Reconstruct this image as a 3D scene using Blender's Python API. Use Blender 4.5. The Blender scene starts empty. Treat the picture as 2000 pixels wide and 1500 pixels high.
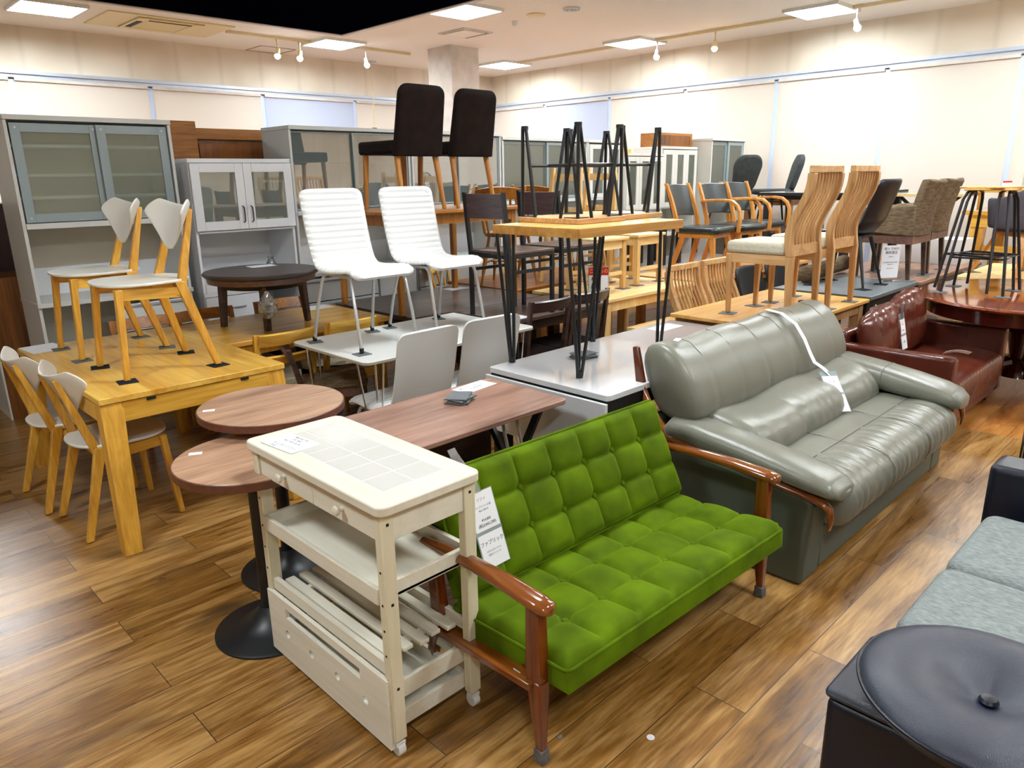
import bpy, math, random
from mathutils import Vector, Matrix
random.seed(7)
S = bpy.context.scene
C = S.collection
pi = math.pi
sin, cos = math.sin, math.cos
# ---------------------------------------------------------------- camera
PIT, ROL, YAW = .2773, -.0155, .7769
cd = bpy.data.cameras.new('camera')
cam = bpy.data.objects.new('camera', cd); C.objects.link(cam); S.camera = cam
fw = Vector((cos(PIT)*sin(YAW), cos(PIT)*cos(YAW), -sin(PIT)))
rt = Vector((cos(YAW), -sin(YAW), 0)); up = rt.cross(fw)
r2 = rt*cos(ROL)+up*sin(ROL); u2 = -rt*sin(ROL)+up*cos(ROL)
m = Matrix((r2, u2, -fw)).transposed().to_4x4(); m.translation = (0, 0, 1.62)
cam.matrix_world = m
cd.sensor_width = 36; cd.lens = 36*1428/2000; cd.clip_start = .05; cd.clip_end = 100
# ---------------------------------------------------------------- world, exposure
w = bpy.data.worlds.new('daylight'); S.world = w; w.use_nodes = True
bg = w.node_tree.nodes['Background']; bg.inputs[0].default_value = (.92, .96, 1, 1); bg.inputs[1].default_value = 1.9
S.view_settings.view_transform = 'Standard'; S.view_settings.look = 'None'
S.view_settings.gamma = 1; S.view_settings.use_curve_mapping = False
S.view_settings.exposure = 0.0
PANEL = 70.0      # radiance of the ceiling light panels
S.cycles.max_bounces = 8; S.cycles.diffuse_bounces = 4; S.cycles.glossy_bounces = 4
S.cycles.transparent_max_bounces = 12; S.cycles.sample_clamp_indirect = 6
# ---------------------------------------------------------------- materials
def lin(c): return tuple(((v/255)/12.92 if v/255 <= .04045 else ((v/255+.055)/1.055)**2.4) for v in c)
MATS = {}
def newmat(name):
    m = bpy.data.materials.new(name); m.use_nodes = True
    nt = m.node_tree; b = nt.nodes['Principled BSDF']; MATS[name] = m
    return m, nt, b
def plain(name, rgb, rough=.5, metal=0, spec=.5, coat=0, noise=0, nscale=40, bump=0, bscale=300, stretch=(1, 1, 1), sheen=0):
    m, nt, b = newmat(name); c = lin(rgb)
    b.inputs['Base Color'].default_value = (*c, 1); b.inputs['Roughness'].default_value = rough
    b.inputs['Metallic'].default_value = metal; b.inputs['Specular IOR Level'].default_value = spec
    b.inputs['Coat Weight'].default_value = coat
    if sheen:
        b.inputs['Sheen Weight'].default_value = sheen; b.inputs['Sheen Roughness'].default_value = .35
        b.inputs['Sheen Tint'].default_value = (min(1, c[0]*3+.05), min(1, c[1]*3+.05), min(1, c[2]*3+.02), 1)
    if noise or bump:
        tc = nt.nodes.new('ShaderNodeTexCoord'); mp = nt.nodes.new('ShaderNodeMapping'); mp.inputs['Scale'].default_value = stretch
        nt.links.new(tc.outputs['Object'], mp.inputs[0])
    if noise:
        n = nt.nodes.new('ShaderNodeTexNoise'); n.inputs['Scale'].default_value = nscale; n.inputs['Detail'].default_value = 3
        nt.links.new(mp.outputs[0], n.inputs[0])
        r = nt.nodes.new('ShaderNodeValToRGB')
        r.color_ramp.elements[0].position = .3; r.color_ramp.elements[1].position = .7
        r.color_ramp.elements[0].color = (*[v*(1-noise) for v in c], 1); r.color_ramp.elements[1].color = (*[min(1, v*(1+noise)) for v in c], 1)
        nt.links.new(n.outputs[0], r.inputs[0]); nt.links.new(r.outputs[0], b.inputs['Base Color'])
    if bump:
        n2 = nt.nodes.new('ShaderNodeTexNoise'); n2.inputs['Scale'].default_value = bscale; n2.inputs['Detail'].default_value = 2
        nt.links.new(mp.outputs[0], n2.inputs[0])
        bp = nt.nodes.new('ShaderNodeBump'); bp.inputs['Strength'].default_value = bump; bp.inputs['Distance'].default_value = .01
        nt.links.new(n2.outputs[0], bp.inputs['Height']); nt.links.new(bp.outputs[0], b.inputs['Normal'])
    return m
def wood(name, c1, c2, axis='x', rough=.35, scale=9, coat=.15, knots=0):
    """c1 dark, c2 light; grain runs along axis"""
    m, nt, b = newmat(name); N = nt.nodes; L = nt.links
    tc = N.new('ShaderNodeTexCoord'); oi = N.new('ShaderNodeObjectInfo'); ad = N.new('ShaderNodeVectorMath'); ad.operation = 'ADD'
    mu = N.new('ShaderNodeMath'); mu.operation = 'MULTIPLY'; mu.inputs[1].default_value = 7
    L.new(oi.outputs['Random'], mu.inputs[0]); L.new(tc.outputs['Object'], ad.inputs[0]); L.new(mu.outputs[0], ad.inputs[1])
    mp = N.new('ShaderNodeMapping'); s = [1, 1, 1]; s['xyz'.index(axis)] = .07; mp.inputs['Scale'].default_value = s
    L.new(ad.outputs[0], mp.inputs[0])
    n = N.new('ShaderNodeTexNoise'); n.inputs['Scale'].default_value = scale; n.inputs['Detail'].default_value = 5; n.inputs['Roughness'].default_value = .65; n.inputs['Distortion'].default_value = .9
    L.new(mp.outputs[0], n.inputs[0])
    n2 = N.new('ShaderNodeTexNoise'); n2.inputs['Scale'].default_value = scale*9; n2.inputs['Detail'].default_value = 2
    L.new(mp.outputs[0], n2.inputs[0])
    mx = N.new('ShaderNodeMath'); mx.operation = 'MULTIPLY_ADD'; mx.inputs[1].default_value = .45
    L.new(n2.outputs[0], mx.inputs[0]); L.new(n.outputs[0], mx.inputs[2])
    r = N.new('ShaderNodeValToRGB'); r.color_ramp.elements[0].position = .52; r.color_ramp.elements[1].position = .92
    r.color_ramp.elements[0].color = (*lin(c1), 1); r.color_ramp.elements[1].color = (*lin(c2), 1)
    L.new(mx.outputs[0], r.inputs[0]); L.new(r.outputs[0], b.inputs['Base Color'])
    b.inputs['Roughness'].default_value = rough; b.inputs['Coat Weight'].default_value = coat; b.inputs['Coat Roughness'].default_value = .15
    return m
def glow(name, rgb, strength):
    m, nt, b = newmat(name); b.inputs['Base Color'].default_value = (*lin(rgb), 1)
    b.inputs['Emission Color'].default_value = (*lin(rgb), 1); b.inputs['Emission Strength'].default_value = strength
    return m
def see_through(name, rgb, alpha, rough=.05, gloss=.25):
    """thin pane: mostly transparent with a film of diffuse and a glossy coat"""
    m, nt, b = newmat(name); N = nt.nodes; L = nt.links
    N.remove(b); out = [x for x in N if x.type == 'OUTPUT_MATERIAL'][0]
    t = N.new('ShaderNodeBsdfTransparent'); d = N.new('ShaderNodeBsdfDiffuse'); g = N.new('ShaderNodeBsdfGlossy')
    t.inputs[0].default_value = (.95, 1, .98, 1)
    d.inputs[0].default_value = (*lin(rgb), 1); g.inputs['Roughness'].default_value = rough
    m1 = N.new('ShaderNodeMixShader'); m1.inputs[0].default_value = alpha; L.new(t.outputs[0], m1.inputs[1]); L.new(d.outputs[0], m1.inputs[2])
    m2 = N.new('ShaderNodeMixShader'); fr = N.new('ShaderNodeFresnel'); fr.inputs[0].default_value = 1.5
    ml = N.new('ShaderNodeMath'); ml.operation = 'MULTIPLY_ADD'; ml.inputs[1].default_value = 1; ml.inputs[2].default_value = gloss*.15
    L.new(fr.outputs[0], ml.inputs[0]); L.new(ml.outputs[0], m2.inputs[0]); L.new(m1.outputs[0], m2.inputs[1]); L.new(g.outputs[0], m2.inputs[2])
    L.new(m2.outputs[0], out.inputs[0]); return m
def blindmat(name, rgb, trans):
    m, nt, b = newmat(name); N = nt.nodes; L = nt.links; N.remove(b); out = [x for x in N if x.type == 'OUTPUT_MATERIAL'][0]
    d = N.new('ShaderNodeBsdfDiffuse'); t = N.new('ShaderNodeBsdfTranslucent'); c = lin(rgb)
    d.inputs[0].default_value = (*c, 1); t.inputs[0].default_value = (*c, 1)
    mx = N.new('ShaderNodeMixShader'); mx.inputs[0].default_value = trans
    L.new(d.outputs[0], mx.inputs[1]); L.new(t.outputs[0], mx.inputs[2]); L.new(mx.outputs[0], out.inputs[0]); return m

YEL = wood('honey_birch', (186, 128, 34), (238, 190, 84), 'x', .3, 6)
YELY = wood('honey_birch_lengthwise', (200, 142, 44), (242, 200, 98), 'y', .3, 5)
YELZ = wood('honey_birch_upright', (180, 122, 30), (234, 180, 74), 'z', .35, 8)
OAKX = wood('light_oak', (176, 128, 78), (222, 182, 130), 'x', .45, 8, .05)
OAKZ = wood('light_oak_upright', (168, 122, 74), (214, 172, 118), 'z', .45, 9, .05)
OAKT = wood('golden_oak_top', (190, 134, 60), (232, 184, 104), 'x', .35, 5)
PINEX = wood('pale_pine', (214, 172, 104), (248, 222, 164), 'x', .4, 5)
PINEZ = wood('pale_pine_upright', (206, 160, 92), (242, 212, 150), 'z', .4, 6)
WALX = wood('walnut_top', (112, 76, 58), (176, 136, 112), 'x', .35, 9)
WALD = wood('walnut_disc', (136, 100, 78), (196, 158, 130), 'x', .35, 10)
WALE = plain('walnut_edge', (96, 56, 40), .4, noise=.2, nscale=30)
DARKW = wood('dark_brown_wood', (34, 22, 18), (78, 58, 50), 'x', .35, 10)
DARKT = wood('wenge_top', (52, 40, 36), (104, 84, 76), 'x', .3, 9)
DARKP = wood('plum_brown_panel', (44, 30, 32), (84, 64, 66), 'y', .4, 12)
ORG = wood('orange_oak', (128, 72, 18), (186, 122, 44), 'x', .4, 8)
ORGZ = wood('orange_oak_upright', (132, 78, 20), (190, 126, 46), 'z', .4, 10)
TEAK = wood('glossy_teak', (80, 36, 6), (144, 78, 26), 'y', .12, 8, .8)
TEAKZ = wood('glossy_teak_upright', (66, 22, 6), (120, 54, 18), 'z', .2, 8, .6)
MAHO = wood('mahogany_gloss', (84, 30, 16), (150, 78, 44), 'x', .08, 7, .9)
MAHD = plain('mahogany_dark', (58, 14, 10), .15, coat=.6)
BLK = plain('black_painted_metal', (20, 24, 28), .4)
BLKM = plain('black_matte', (12, 12, 14), .6)
CHR = plain('brushed_grey_metal', (196, 202, 206), .3, .6)
STEEL = plain('polished_chrome', (220, 222, 225), .08, 1)
WHT = plain('white_laminate', (222, 223, 220), .3)
WHG = plain('white_gloss', (226, 229, 234), .07, coat=.7)
WHL = plain('white_leather', (224, 226, 226), .42, bump=.06, bscale=500)
WLAC = plain('white_lacquer', (224, 222, 214), .3)
CREAM = wood('cream_painted_wood', (210, 205, 186), (228, 224, 210), 'y', .45, 5, .05)
CREAMZ = wood('cream_painted_wood_upright', (206, 198, 168), (224, 217, 190), 'z', .45, 5, .05)
TILE = plain('white_tile', (214, 212, 206), .12, coat=.4)
GROUT = plain('tile_grout', (236, 236, 236), .6)
GRN = plain('green_velvet', (80, 104, 0), .8, spec=.12, noise=.4, nscale=6, bump=.25, bscale=900, sheen=.5)
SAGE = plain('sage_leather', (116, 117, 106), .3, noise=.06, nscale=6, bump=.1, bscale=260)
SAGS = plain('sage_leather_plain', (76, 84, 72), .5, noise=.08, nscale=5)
STITCH = plain('sage_stitching', (92, 96, 86), .5)
RED = plain('oxblood_leather', (86, 37, 26), .24, noise=.22, nscale=5, bump=.25, bscale=26, stretch=(1, 1, .4))
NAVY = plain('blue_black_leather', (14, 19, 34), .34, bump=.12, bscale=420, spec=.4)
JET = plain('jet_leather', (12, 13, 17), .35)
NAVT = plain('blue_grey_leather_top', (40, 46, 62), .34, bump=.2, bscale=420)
GRYF = plain('grey_weave_fabric', (132, 139, 139), .95, noise=.24, nscale=170, stretch=(1, .3, 1), bump=.5, bscale=260, spec=.1)
BRNF = plain('brown_weave_fabric', (112, 96, 76), .95, noise=.35, nscale=70, stretch=(.25, .25, 1), bump=.3, bscale=200, spec=.1)
DKBF = plain('dark_brown_velour', (24, 14, 11), .8, noise=.4, nscale=14, spec=.15, sheen=.08)
DKGF = plain('charcoal_fabric', (56, 60, 60), .9, noise=.2, nscale=20, spec=.2)
TUBF = plain('mauve_grey_fabric', (84, 80, 88), .95, noise=.1, nscale=80, spec=.1)
BEIF = plain('oatmeal_fabric', (206, 200, 180), .95, noise=.14, nscale=120, bump=.3, bscale=300, spec=.1)
GBL = plain('green_black_leather', (30, 42, 44), .3, bump=.05, bscale=300)
FELT = plain('grey_felt', (110, 114, 118), .95, noise=.2, nscale=160, spec=.05)
FELD = plain('black_felt', (40, 42, 48), .95, noise=.2, nscale=160, spec=.05)
GRYD = plain('grey_door_frame', (146, 160, 164), .35, .2)
GRYT = plain('slate_grey_top', (104, 112, 116), .35, noise=.08, nscale=20)
GRYB = plain('grey_brown_top', (140, 130, 128), .3, noise=.08, nscale=6, stretch=(.2, 1, 1))
SHELL = plain('cabinet_grey_white', (206, 208, 206), .4)
INNER = plain('cabinet_inside', (206, 200, 184), .6)
DRAWG = plain('drawer_grey', (176, 178, 178), .4)
FROST = see_through('frosted_glass', (176, 184, 168), .26, .12, .4)
CLEAR = see_through('clear_glass', (196, 212, 208), .2, .02, 1.2)
MIRR = see_through('reflective_glass', (190, 206, 204), .3, .015, 2.6)
FILM = see_through('clear_plastic', (230, 236, 238), .22, .05, .8)
PAPER = plain('white_paper', (236, 238, 244), .6)
INK = plain('printed_ink', (60, 60, 66), .7)
INKL = plain('faint_printed_ink', (140, 142, 150), .7)
REDP = plain('red_print', (176, 20, 36), .5)
CEIL = plain('ceiling_board', (238, 234, 228), .9, noise=.05, nscale=60, bump=.35, bscale=120)
BOX = plain('black_ceiling_void', (3, 4, 12), 1, spec=0)
COLP = plain('column_plaster', (206, 198, 190), .9, noise=.09, nscale=7, bump=.2, bscale=40)
CREM = plain('cream_plastic', (222, 206, 164), .5)
ALU = plain('aluminium_track', (190, 200, 216), .3, .3)
FRAME = plain('window_frame_blue_grey', (186, 202, 230), .4)
BLIND = blindmat('roller_blind_warm', (246, 238, 230), .5)
BLINDB = blindmat('roller_blind_cool', (220, 226, 242), .5)
TUBE = glow('light_panel', (244, 252, 255), PANEL)
BULBW = glow('bulb_cool', (250, 252, 255), 60)
BULBY = glow('bulb_warm', (255, 214, 130), 60)
LEAF = plain('leaf_green', (96, 120, 50), .5)
SKIN = plain('printed_peach', (222, 160, 130), .6)
TEAL = plain('printed_teal', (30, 120, 120), .6)
HAIR = plain('printed_brown', (60, 36, 26), .6)

def floor_mat(name, tint, yoff, bright):
    m, nt, b = newmat(name); N = nt.nodes; L = nt.links
    tc = N.new('ShaderNodeTexCoord'); mp = N.new('ShaderNodeMapping'); mp.inputs['Location'].default_value = (.13, -yoff, 0)
    L.new(tc.outputs['Object'], mp.inputs[0])
    br = N.new('ShaderNodeTexBrick'); br.offset = .37; br.offset_frequency = 2; br.squash = 1; br.inputs['Scale'].default_value = 1
    br.inputs['Brick Width'].default_value = 1.21; br.inputs['Row Height'].default_value = .178; br.inputs['Mortar Size'].default_value = .0016
    br.inputs['Mortar Smooth'].default_value = .3; br.inputs['Bias'].default_value = 0
    br.inputs['Color1'].default_value = (0, 0, 0, 1); br.inputs['Color2'].default_value = (1, 1, 1, 1); br.inputs['Mortar'].default_value = (.5, .5, .5, 1)
    L.new(mp.outputs[0], br.inputs[0])
    # per-plank shift of the grain
    sh = N.new('ShaderNodeVectorMath'); sh.operation = 'MULTIPLY_ADD'; sh.inputs[1].default_value = (5, 9, 3)
    L.new(br.outputs['Color'], sh.inputs[0]); L.new(mp.outputs[0], sh.inputs[2])
    g = N.new('ShaderNodeMapping'); g.inputs['Scale'].default_value = (.10, 1, 1); L.new(sh.outputs[0], g.inputs[0])
    n1 = N.new('ShaderNodeTexNoise'); n1.inputs['Scale'].default_value = 9; n1.inputs['Detail'].default_value = 6; n1.inputs['Roughness'].default_value = .62; n1.inputs['Distortion'].default_value = 1.2
    n2 = N.new('ShaderNodeTexNoise'); n2.inputs['Scale'].default_value = 85; n2.inputs['Detail'].default_value = 3
    L.new(g.outputs[0], n1.inputs[0]); L.new(g.outputs[0], n2.inputs[0])
    g3 = N.new('ShaderNodeMapping'); g3.inputs['Scale'].default_value = (.45, 1, 1); L.new(sh.outputs[0], g3.inputs[0])
    n3 = N.new('ShaderNodeTexNoise'); n3.inputs['Scale'].default_value = 3.6; n3.inputs['Detail'].default_value = 3; L.new(g3.outputs[0], n3.inputs[0])
    kn = N.new('ShaderNodeValToRGB'); kn.color_ramp.elements[0].position = .61; kn.color_ramp.elements[1].position = .76
    L.new(n3.outputs[0], kn.inputs[0])
    ma = N.new('ShaderNodeMath'); ma.operation = 'MULTIPLY_ADD'; ma.inputs[1].default_value = .5; L.new(n2.outputs[0], ma.inputs[0]); L.new(n1.outputs[0], ma.inputs[2])
    mb = N.new('ShaderNodeMath'); mb.operation = 'MULTIPLY_ADD'; mb.inputs[1].default_value = .16
    sp = N.new('ShaderNodeSeparateColor'); L.new(br.outputs['Color'], sp.inputs[0]); L.new(sp.outputs[0], mb.inputs[0]); L.new(ma.outputs[0], mb.inputs[2])
    r = N.new('ShaderNodeValToRGB'); e = r.color_ramp.elements
    e[0].position = .50; e[1].position = 1.0
    e[0].color = (*[v*bright for v in lin(tint[0])], 1); e[1].color = (*[v*bright for v in lin(tint[2])], 1)
    k = e.new(.74); k.color = (*[v*bright for v in lin(tint[1])], 1)
    L.new(mb.outputs[0], r.inputs[0])
    mk = N.new('ShaderNodeMixRGB'); mk.inputs[2].default_value = (.022, .010, .006, 1); L.new(r.outputs[0], mk.inputs[1])
    kf = N.new('ShaderNodeMath'); kf.operation = 'MULTIPLY'; kf.inputs[1].default_value = .85; L.new(kn.outputs[0], kf.inputs[0]); L.new(kf.outputs[0], mk.inputs[0])
    mo = N.new('ShaderNodeMixRGB'); mo.inputs[2].default_value = (.02, .012, .008, 1); L.new(br.outputs['Fac'], mo.inputs[0]); L.new(mk.outputs[0], mo.inputs[1])
    L.new(mo.outputs[0], b.inputs['Base Color'])
    rr = N.new('ShaderNodeMapRange'); rr.inputs[3].default_value = .22; rr.inputs[4].default_value = .36; L.new(n1.outputs[0], rr.inputs[0]); L.new(rr.outputs[0], b.inputs['Roughness'])
    bp = N.new('ShaderNodeBump'); bp.inputs['Strength'].default_value = .12; bp.inputs['Distance'].default_value = .004
    L.new(n2.outputs[0], bp.inputs['Height']); L.new(bp.outputs[0], b.inputs['Normal'])
    b.inputs['Specular IOR Level'].default_value = .6; b.inputs['Coat Weight'].default_value = .35; b.inputs['Coat Roughness'].default_value = .3
    return m
FLOOR = floor_mat('oak_plank_floor', ((72, 44, 14), (134, 92, 38), (186, 144, 86)), .86, 1)
FLOORB = floor_mat('orange_plank_floor', ((120, 66, 24), (168, 104, 44), (200, 140, 72)), .90, 1)
def wall_mat():
    m, nt, b = newmat('beige_wall'); N = nt.nodes; L = nt.links
    tc = N.new('ShaderNodeTexCoord'); n = N.new('ShaderNodeTexNoise'); n.inputs['Scale'].default_value = 1.3
    L.new(tc.outputs['Object'], n.inputs[0])
    # faint board joints with grime beside them, every 0.9 m
    sp = N.new('ShaderNodeSeparateXYZ'); L.new(tc.outputs['Object'], sp.inputs[0])
    ad = N.new('ShaderNodeMath'); ad.operation = 'ADD'; L.new(sp.outputs[0], ad.inputs[0]); L.new(sp.outputs[1], ad.inputs[1])
    wv = N.new('ShaderNodeMath'); wv.operation = 'PINGPONG'; wv.inputs[1].default_value = .3; L.new(ad.outputs[0], wv.inputs[0])
    mr = N.new('ShaderNodeMapRange'); mr.inputs[1].default_value = 0; mr.inputs[2].default_value = .05; mr.inputs[3].default_value = .82; mr.inputs[4].default_value = 1
    L.new(wv.outputs[0], mr.inputs[0])
    r = N.new('ShaderNodeValToRGB'); r.color_ramp.elements[0].color = (*lin((214, 202, 184)), 1); r.color_ramp.elements[1].color = (*lin((232, 223, 208)), 1)
    r.color_ramp.elements[0].position = .35; r.color_ramp.elements[1].position = .65
    L.new(n.outputs[0], r.inputs[0])
    mx = N.new('ShaderNodeMixRGB'); mx.blend_type = 'MULTIPLY'; mx.inputs[0].default_value = .55; L.new(r.outputs[0], mx.inputs[1]); L.new(mr.outputs[0], mx.inputs[2])
    L.new(mx.outputs[0], b.inputs['Base Color']); b.inputs['Roughness'].default_value = .9; return m
WALL = wall_mat()
# ---------------------------------------------------------------- geometry
class G:
    def __init__(s): s.v = []; s.f = []
    def add(s, vs, fs, M=None):
        o = len(s.v)
        for p in vs: s.v.append(tuple(M @ Vector(p)) if M is not None else tuple(p))
        for f in fs: s.f.append(tuple(i+o for i in f))
        return s
    def box(s, x0, x1, y0, y1, z0, z1, M=None):
        v = [(x0, y0, z0), (x1, y0, z0), (x1, y1, z0), (x0, y1, z0), (x0, y0, z1), (x1, y0, z1), (x1, y1, z1), (x0, y1, z1)]
        return s.add(v, [(0, 3, 2, 1), (4, 5, 6, 7), (0, 1, 5, 4), (1, 2, 6, 5), (2, 3, 7, 6), (3, 0, 4, 7)], M)
    def bar(s, p, q, w, h, w2=None, h2=None, side=(0, 1, 0)):
        """rectangular bar p->q; w measured along `side`, h across it"""
        p = Vector(p); q = Vector(q); d = (q-p).normalized(); a = Vector(side); a = (a-d*a.dot(d)).normalized(); b = d.cross(a)
        w2 = w if w2 is None else w2; h2 = h if h2 is None else h2; v = []
        for c, ww, hh in ((p, w, h), (q, w2, h2)):
            for i, j in ((-1, -1), (1, -1), (1, 1), (-1, 1)): v.append(c+a*i*ww/2+b*j*hh/2)
        return s.add(v, [(0, 3, 2, 1), (4, 5, 6, 7), (0, 1, 5, 4), (1, 2, 6, 5), (2, 3, 7, 6), (3, 0, 4, 7)])
    def vleg(s, p, q, w, h, w2=None, h2=None):
        """leg with level ends: top section around p, foot section around q (x size w, y size h)"""
        w2 = w if w2 is None else w2; h2 = h if h2 is None else h2; v = []
        for c, ww, hh in ((q, w2, h2), (p, w, h)):
            for i, j in ((-1, -1), (1, -1), (1, 1), (-1, 1)): v.append((c[0]+i*ww/2, c[1]+j*hh/2, c[2]))
        return s.add(v, [(0, 3, 2, 1), (4, 5, 6, 7), (0, 1, 5, 4), (1, 2, 6, 5), (2, 3, 7, 6), (3, 0, 4, 7)])
    def tube(s, path, r, seg=8, closed=False, cap=True, flat=1):
        P = [Vector(p) for p in path]; n = len(P); rings = []
        ref = Vector((0, 0, 1)); prev = None
        for i, p in enumerate(P):
            a = P[(i-1) % n] if (i or closed) else P[0]; b = P[(i+1) % n] if (i < n-1 or closed) else P[-1]
            d = (b-a).normalized()
            if prev is None:
                x = d.cross(ref)
                if x.length < .05: x = d.cross(Vector((1, 0, 0)))
                x.normalize()
            else:
                x = (prev-d*prev.dot(d)).normalized()
            prev = x; y = d.cross(x); rr = r[i] if isinstance(r, (list, tuple)) else r
            rings.append([p+x*cos(2*pi*k/seg)*rr+y*sin(2*pi*k/seg)*rr*flat for k in range(seg)])
        return s.loft(rings, closed, cap)
    def loft(s, rings, closed=False, cap=True):
        k = len(rings[0]); n = len(rings); v = [p for r in rings for p in r]; f = []
        for i in range(n if closed else n-1):
            for j in range(k):
                a = i*k+j; b = i*k+(j+1) % k; c = ((i+1) % n)*k+(j+1) % k; d = ((i+1) % n)*k+j
                f.append((a, b, c, d))
        if cap and not closed:
            f.append(tuple(range(k-1, -1, -1))); f.append(tuple((n-1)*k+j for j in range(k)))
        return s.add(v, f)
    def lathe(s, prof, cx=0, cy=0, seg=32, sx=1, sy=1):
        rings = [[(cx+r*cos(2*pi*k/seg)*sx, cy+r*sin(2*pi*k/seg)*sy, z) for k in range(seg)] for r, z in prof]
        return s.loft(rings)
    def cyl(s, cx, cy, z0, z1, r, seg=16): return s.lathe([(r, z0), (r, z1)], cx, cy, seg)
    def prism(s, pts, z0, z1, M=None):
        n = len(pts); v = [(x, y, z0) for x, y in pts]+[(x, y, z1) for x, y in pts]
        f = [tuple(range(n-1, -1, -1)), tuple(range(n, 2*n))]+[(i, (i+1) % n, (i+1) % n+n, i+n) for i in range(n)]
        return s.add(v, f, M)
    def sheet(s, fn, nu, nv, th):
        """two-sided sheet: fn(u,v)->point, thickness th along the estimated normal"""
        P = [[Vector(fn(i/nu, j/nv)) for j in range(nv+1)] for i in range(nu+1)]; A = []; B = []
        for i in range(nu+1):
            for j in range(nv+1):
                du = P[min(i+1, nu)][j]-P[max(i-1, 0)][j]; dv = P[i][min(j+1, nv)]-P[i][max(j-1, 0)]
                n = du.cross(dv); n = n.normalized() if n.length > 1e-9 else Vector((0, 0, 1))
                A.append(P[i][j]+n*th/2); B.append(P[i][j]-n*th/2)
        o = len(A); f = []; W = nv+1
        for i in range(nu):
            for j in range(nv):
                a = i*W+j; q = (a, a+W, a+W+1, a+1); f.append(q); f.append(tuple(o+t for t in reversed(q)))
        edge = [i*W for i in range(nu+1)]+[nu*W+j for j in range(1, W)]+[i*W+nv for i in range(nu-1, -1, -1)]+[j for j in range(nv-1, 0, -1)]
        for k in range(len(edge)):
            a = edge[k]; b = edge[(k+1) % len(edge)]; f.append((b, a, a+o, b+o))
        return s.add(A+B, f)
def rrect(x0, x1, y0, y1, r, seg=5):
    out = []
    for cx, cy, a in ((x1-r, y1-r, 0), (x0+r, y1-r, pi/2), (x0+r, y0+r, pi), (x1-r, y0+r, 1.5*pi)):
        for i in range(seg+1): t = a+pi/2*i/seg; out.append((cx+r*cos(t), cy+r*sin(t)))
    return out
def link(o, parent=None):
    C.objects.link(o)
    if parent is not None: o.parent = parent
    return o
def obj(name, g, mat, parent=None, bev=0, ang=35, sub=0, seg=2):
    me = bpy.data.meshes.new(name); me.from_pydata([tuple(v) for v in g.v], [], g.f); me.validate()
    me.materials.append(mat)
    for p in me.polygons: p.use_smooth = True
    me.set_sharp_from_angle(angle=math.radians(ang))
    o = link(bpy.data.objects.new(name, me), parent)
    if bev:
        b = o.modifiers.new('bevel', 'BEVEL'); b.width = bev; b.segments = seg; b.limit_method = 'ANGLE'; b.angle_limit = .6; b.harden_normals = False
    if sub:
        q = o.modifiers.new('subd', 'SUBSURF'); q.levels = sub; q.render_levels = sub
    return o
def tag(o, label, cat, group=None):
    o['label'] = label; o['category'] = cat
    if group: o['group'] = group
    return o
def thing(name, label, cat, loc=(0, 0, 0), rz=0, group=None):
    o = bpy.data.objects.new(name, None); o.empty_display_size = .1; C.objects.link(o)
    o.location = loc; o.rotation_euler = (0, 0, rz); tag(o, label, cat, group); return o
def struct(name, g, mat, parent=None, **k):
    o = obj(name, g, mat, parent, **k)
    if parent is None: o['kind'] = 'structure'
    return o
def dup(src, label, loc, rz=0, group=None):
    def rec(o, par):
        c = o.copy(); C.objects.link(c)
        if par is not None: c.parent = par
        for ch in list(o.children): rec(ch, c)
        return c
    r = rec(src, None); r.location = loc; r.rotation_euler = (0, 0, rz); r['label'] = label
    if group: r['group'] = group
    return r
TEXTS = []
def text(s, size, mat, parent, loc, rot, name='lettering', ext=0.0003, align='CENTER'):
    if not s: return
    cu = bpy.data.curves.new(name, 'FONT'); cu.body = s; cu.size = size; cu.align_x = align; cu.align_y = 'CENTER'; cu.extrude = ext; cu.resolution_u = 3
    o = bpy.data.objects.new(name, cu); C.objects.link(o); TEXTS.append((o, mat, parent, loc, rot))
def finish_texts():
    """turn every piece of lettering into a mesh under the thing that carries it"""
    bpy.context.view_layer.update(); dg = bpy.context.evaluated_depsgraph_get()
    for o, mat, parent, loc, rot in TEXTS:
        me = bpy.data.meshes.new_from_object(o.evaluated_get(dg)); me.materials.clear(); me.materials.append(mat)
        q = link(bpy.data.objects.new('lettering', me), parent); q.location = loc; q.rotation_euler = rot
    for o, *_ in TEXTS: bpy.data.objects.remove(o)
# ---------------------------------------------------------------- room shell
XW, YW, H = 10.1, 10.7, 3.4
XB, YB = -5.0, -4.2
struct('floor', G().box(XB, 5.23, YB, YW+.3, -.1, 0), FLOOR)
struct('floor', G().box(5.23, XW+.3, YB, YW+.3, -.1, 0), FLOORB)
g = G()
def ring(x0, x1, y0, y1, hx0, hx1, hy0, hy1, z0, z1):
    return G().box(x0, hx0, y0, y1, z0, z1).box(hx1, x1, y0, y1, z0, z1).box(hx0, hx1, y0, hy0, z0, z1).box(hx0, hx1, hy1, y1, z0, z1)
struct('ceiling', G().box(XB, XW+.3, YB, YW+.3, H, H+.1), CEIL)
struct('wall_left', G().box(XB-.15, -.79, YW, YW+.15, 0, H).box(-.79, XW+.15, YW, YW+.15, 2.80, H).box(-.79, XW+.15, YW, YW+.15, 0, .1), WALL)
struct('wall_right', G().box(XW, XW+.15, -2.1, YW+.15, 2.80, H).box(XW, XW+.15, -2.1, YW+.15, 0, .1).box(XW, XW+.15, YB, -2.1, 0, H), WALL)
struct('wall_back', G().box(XB-.15, XW+.15, YB-.15, YB, 0, H), WALL)
struct('wall_rear', G().box(XB-.15, XB, YB, YW, 0, H), WALL)
struct('trim_1', G().box(-.9, XW-.03, YW-.05, YW-.001, 2.82, 2.90).box(-.9, XW-.07, YW-.075, YW-.05, 2.86, 2.885), ALU)
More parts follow.
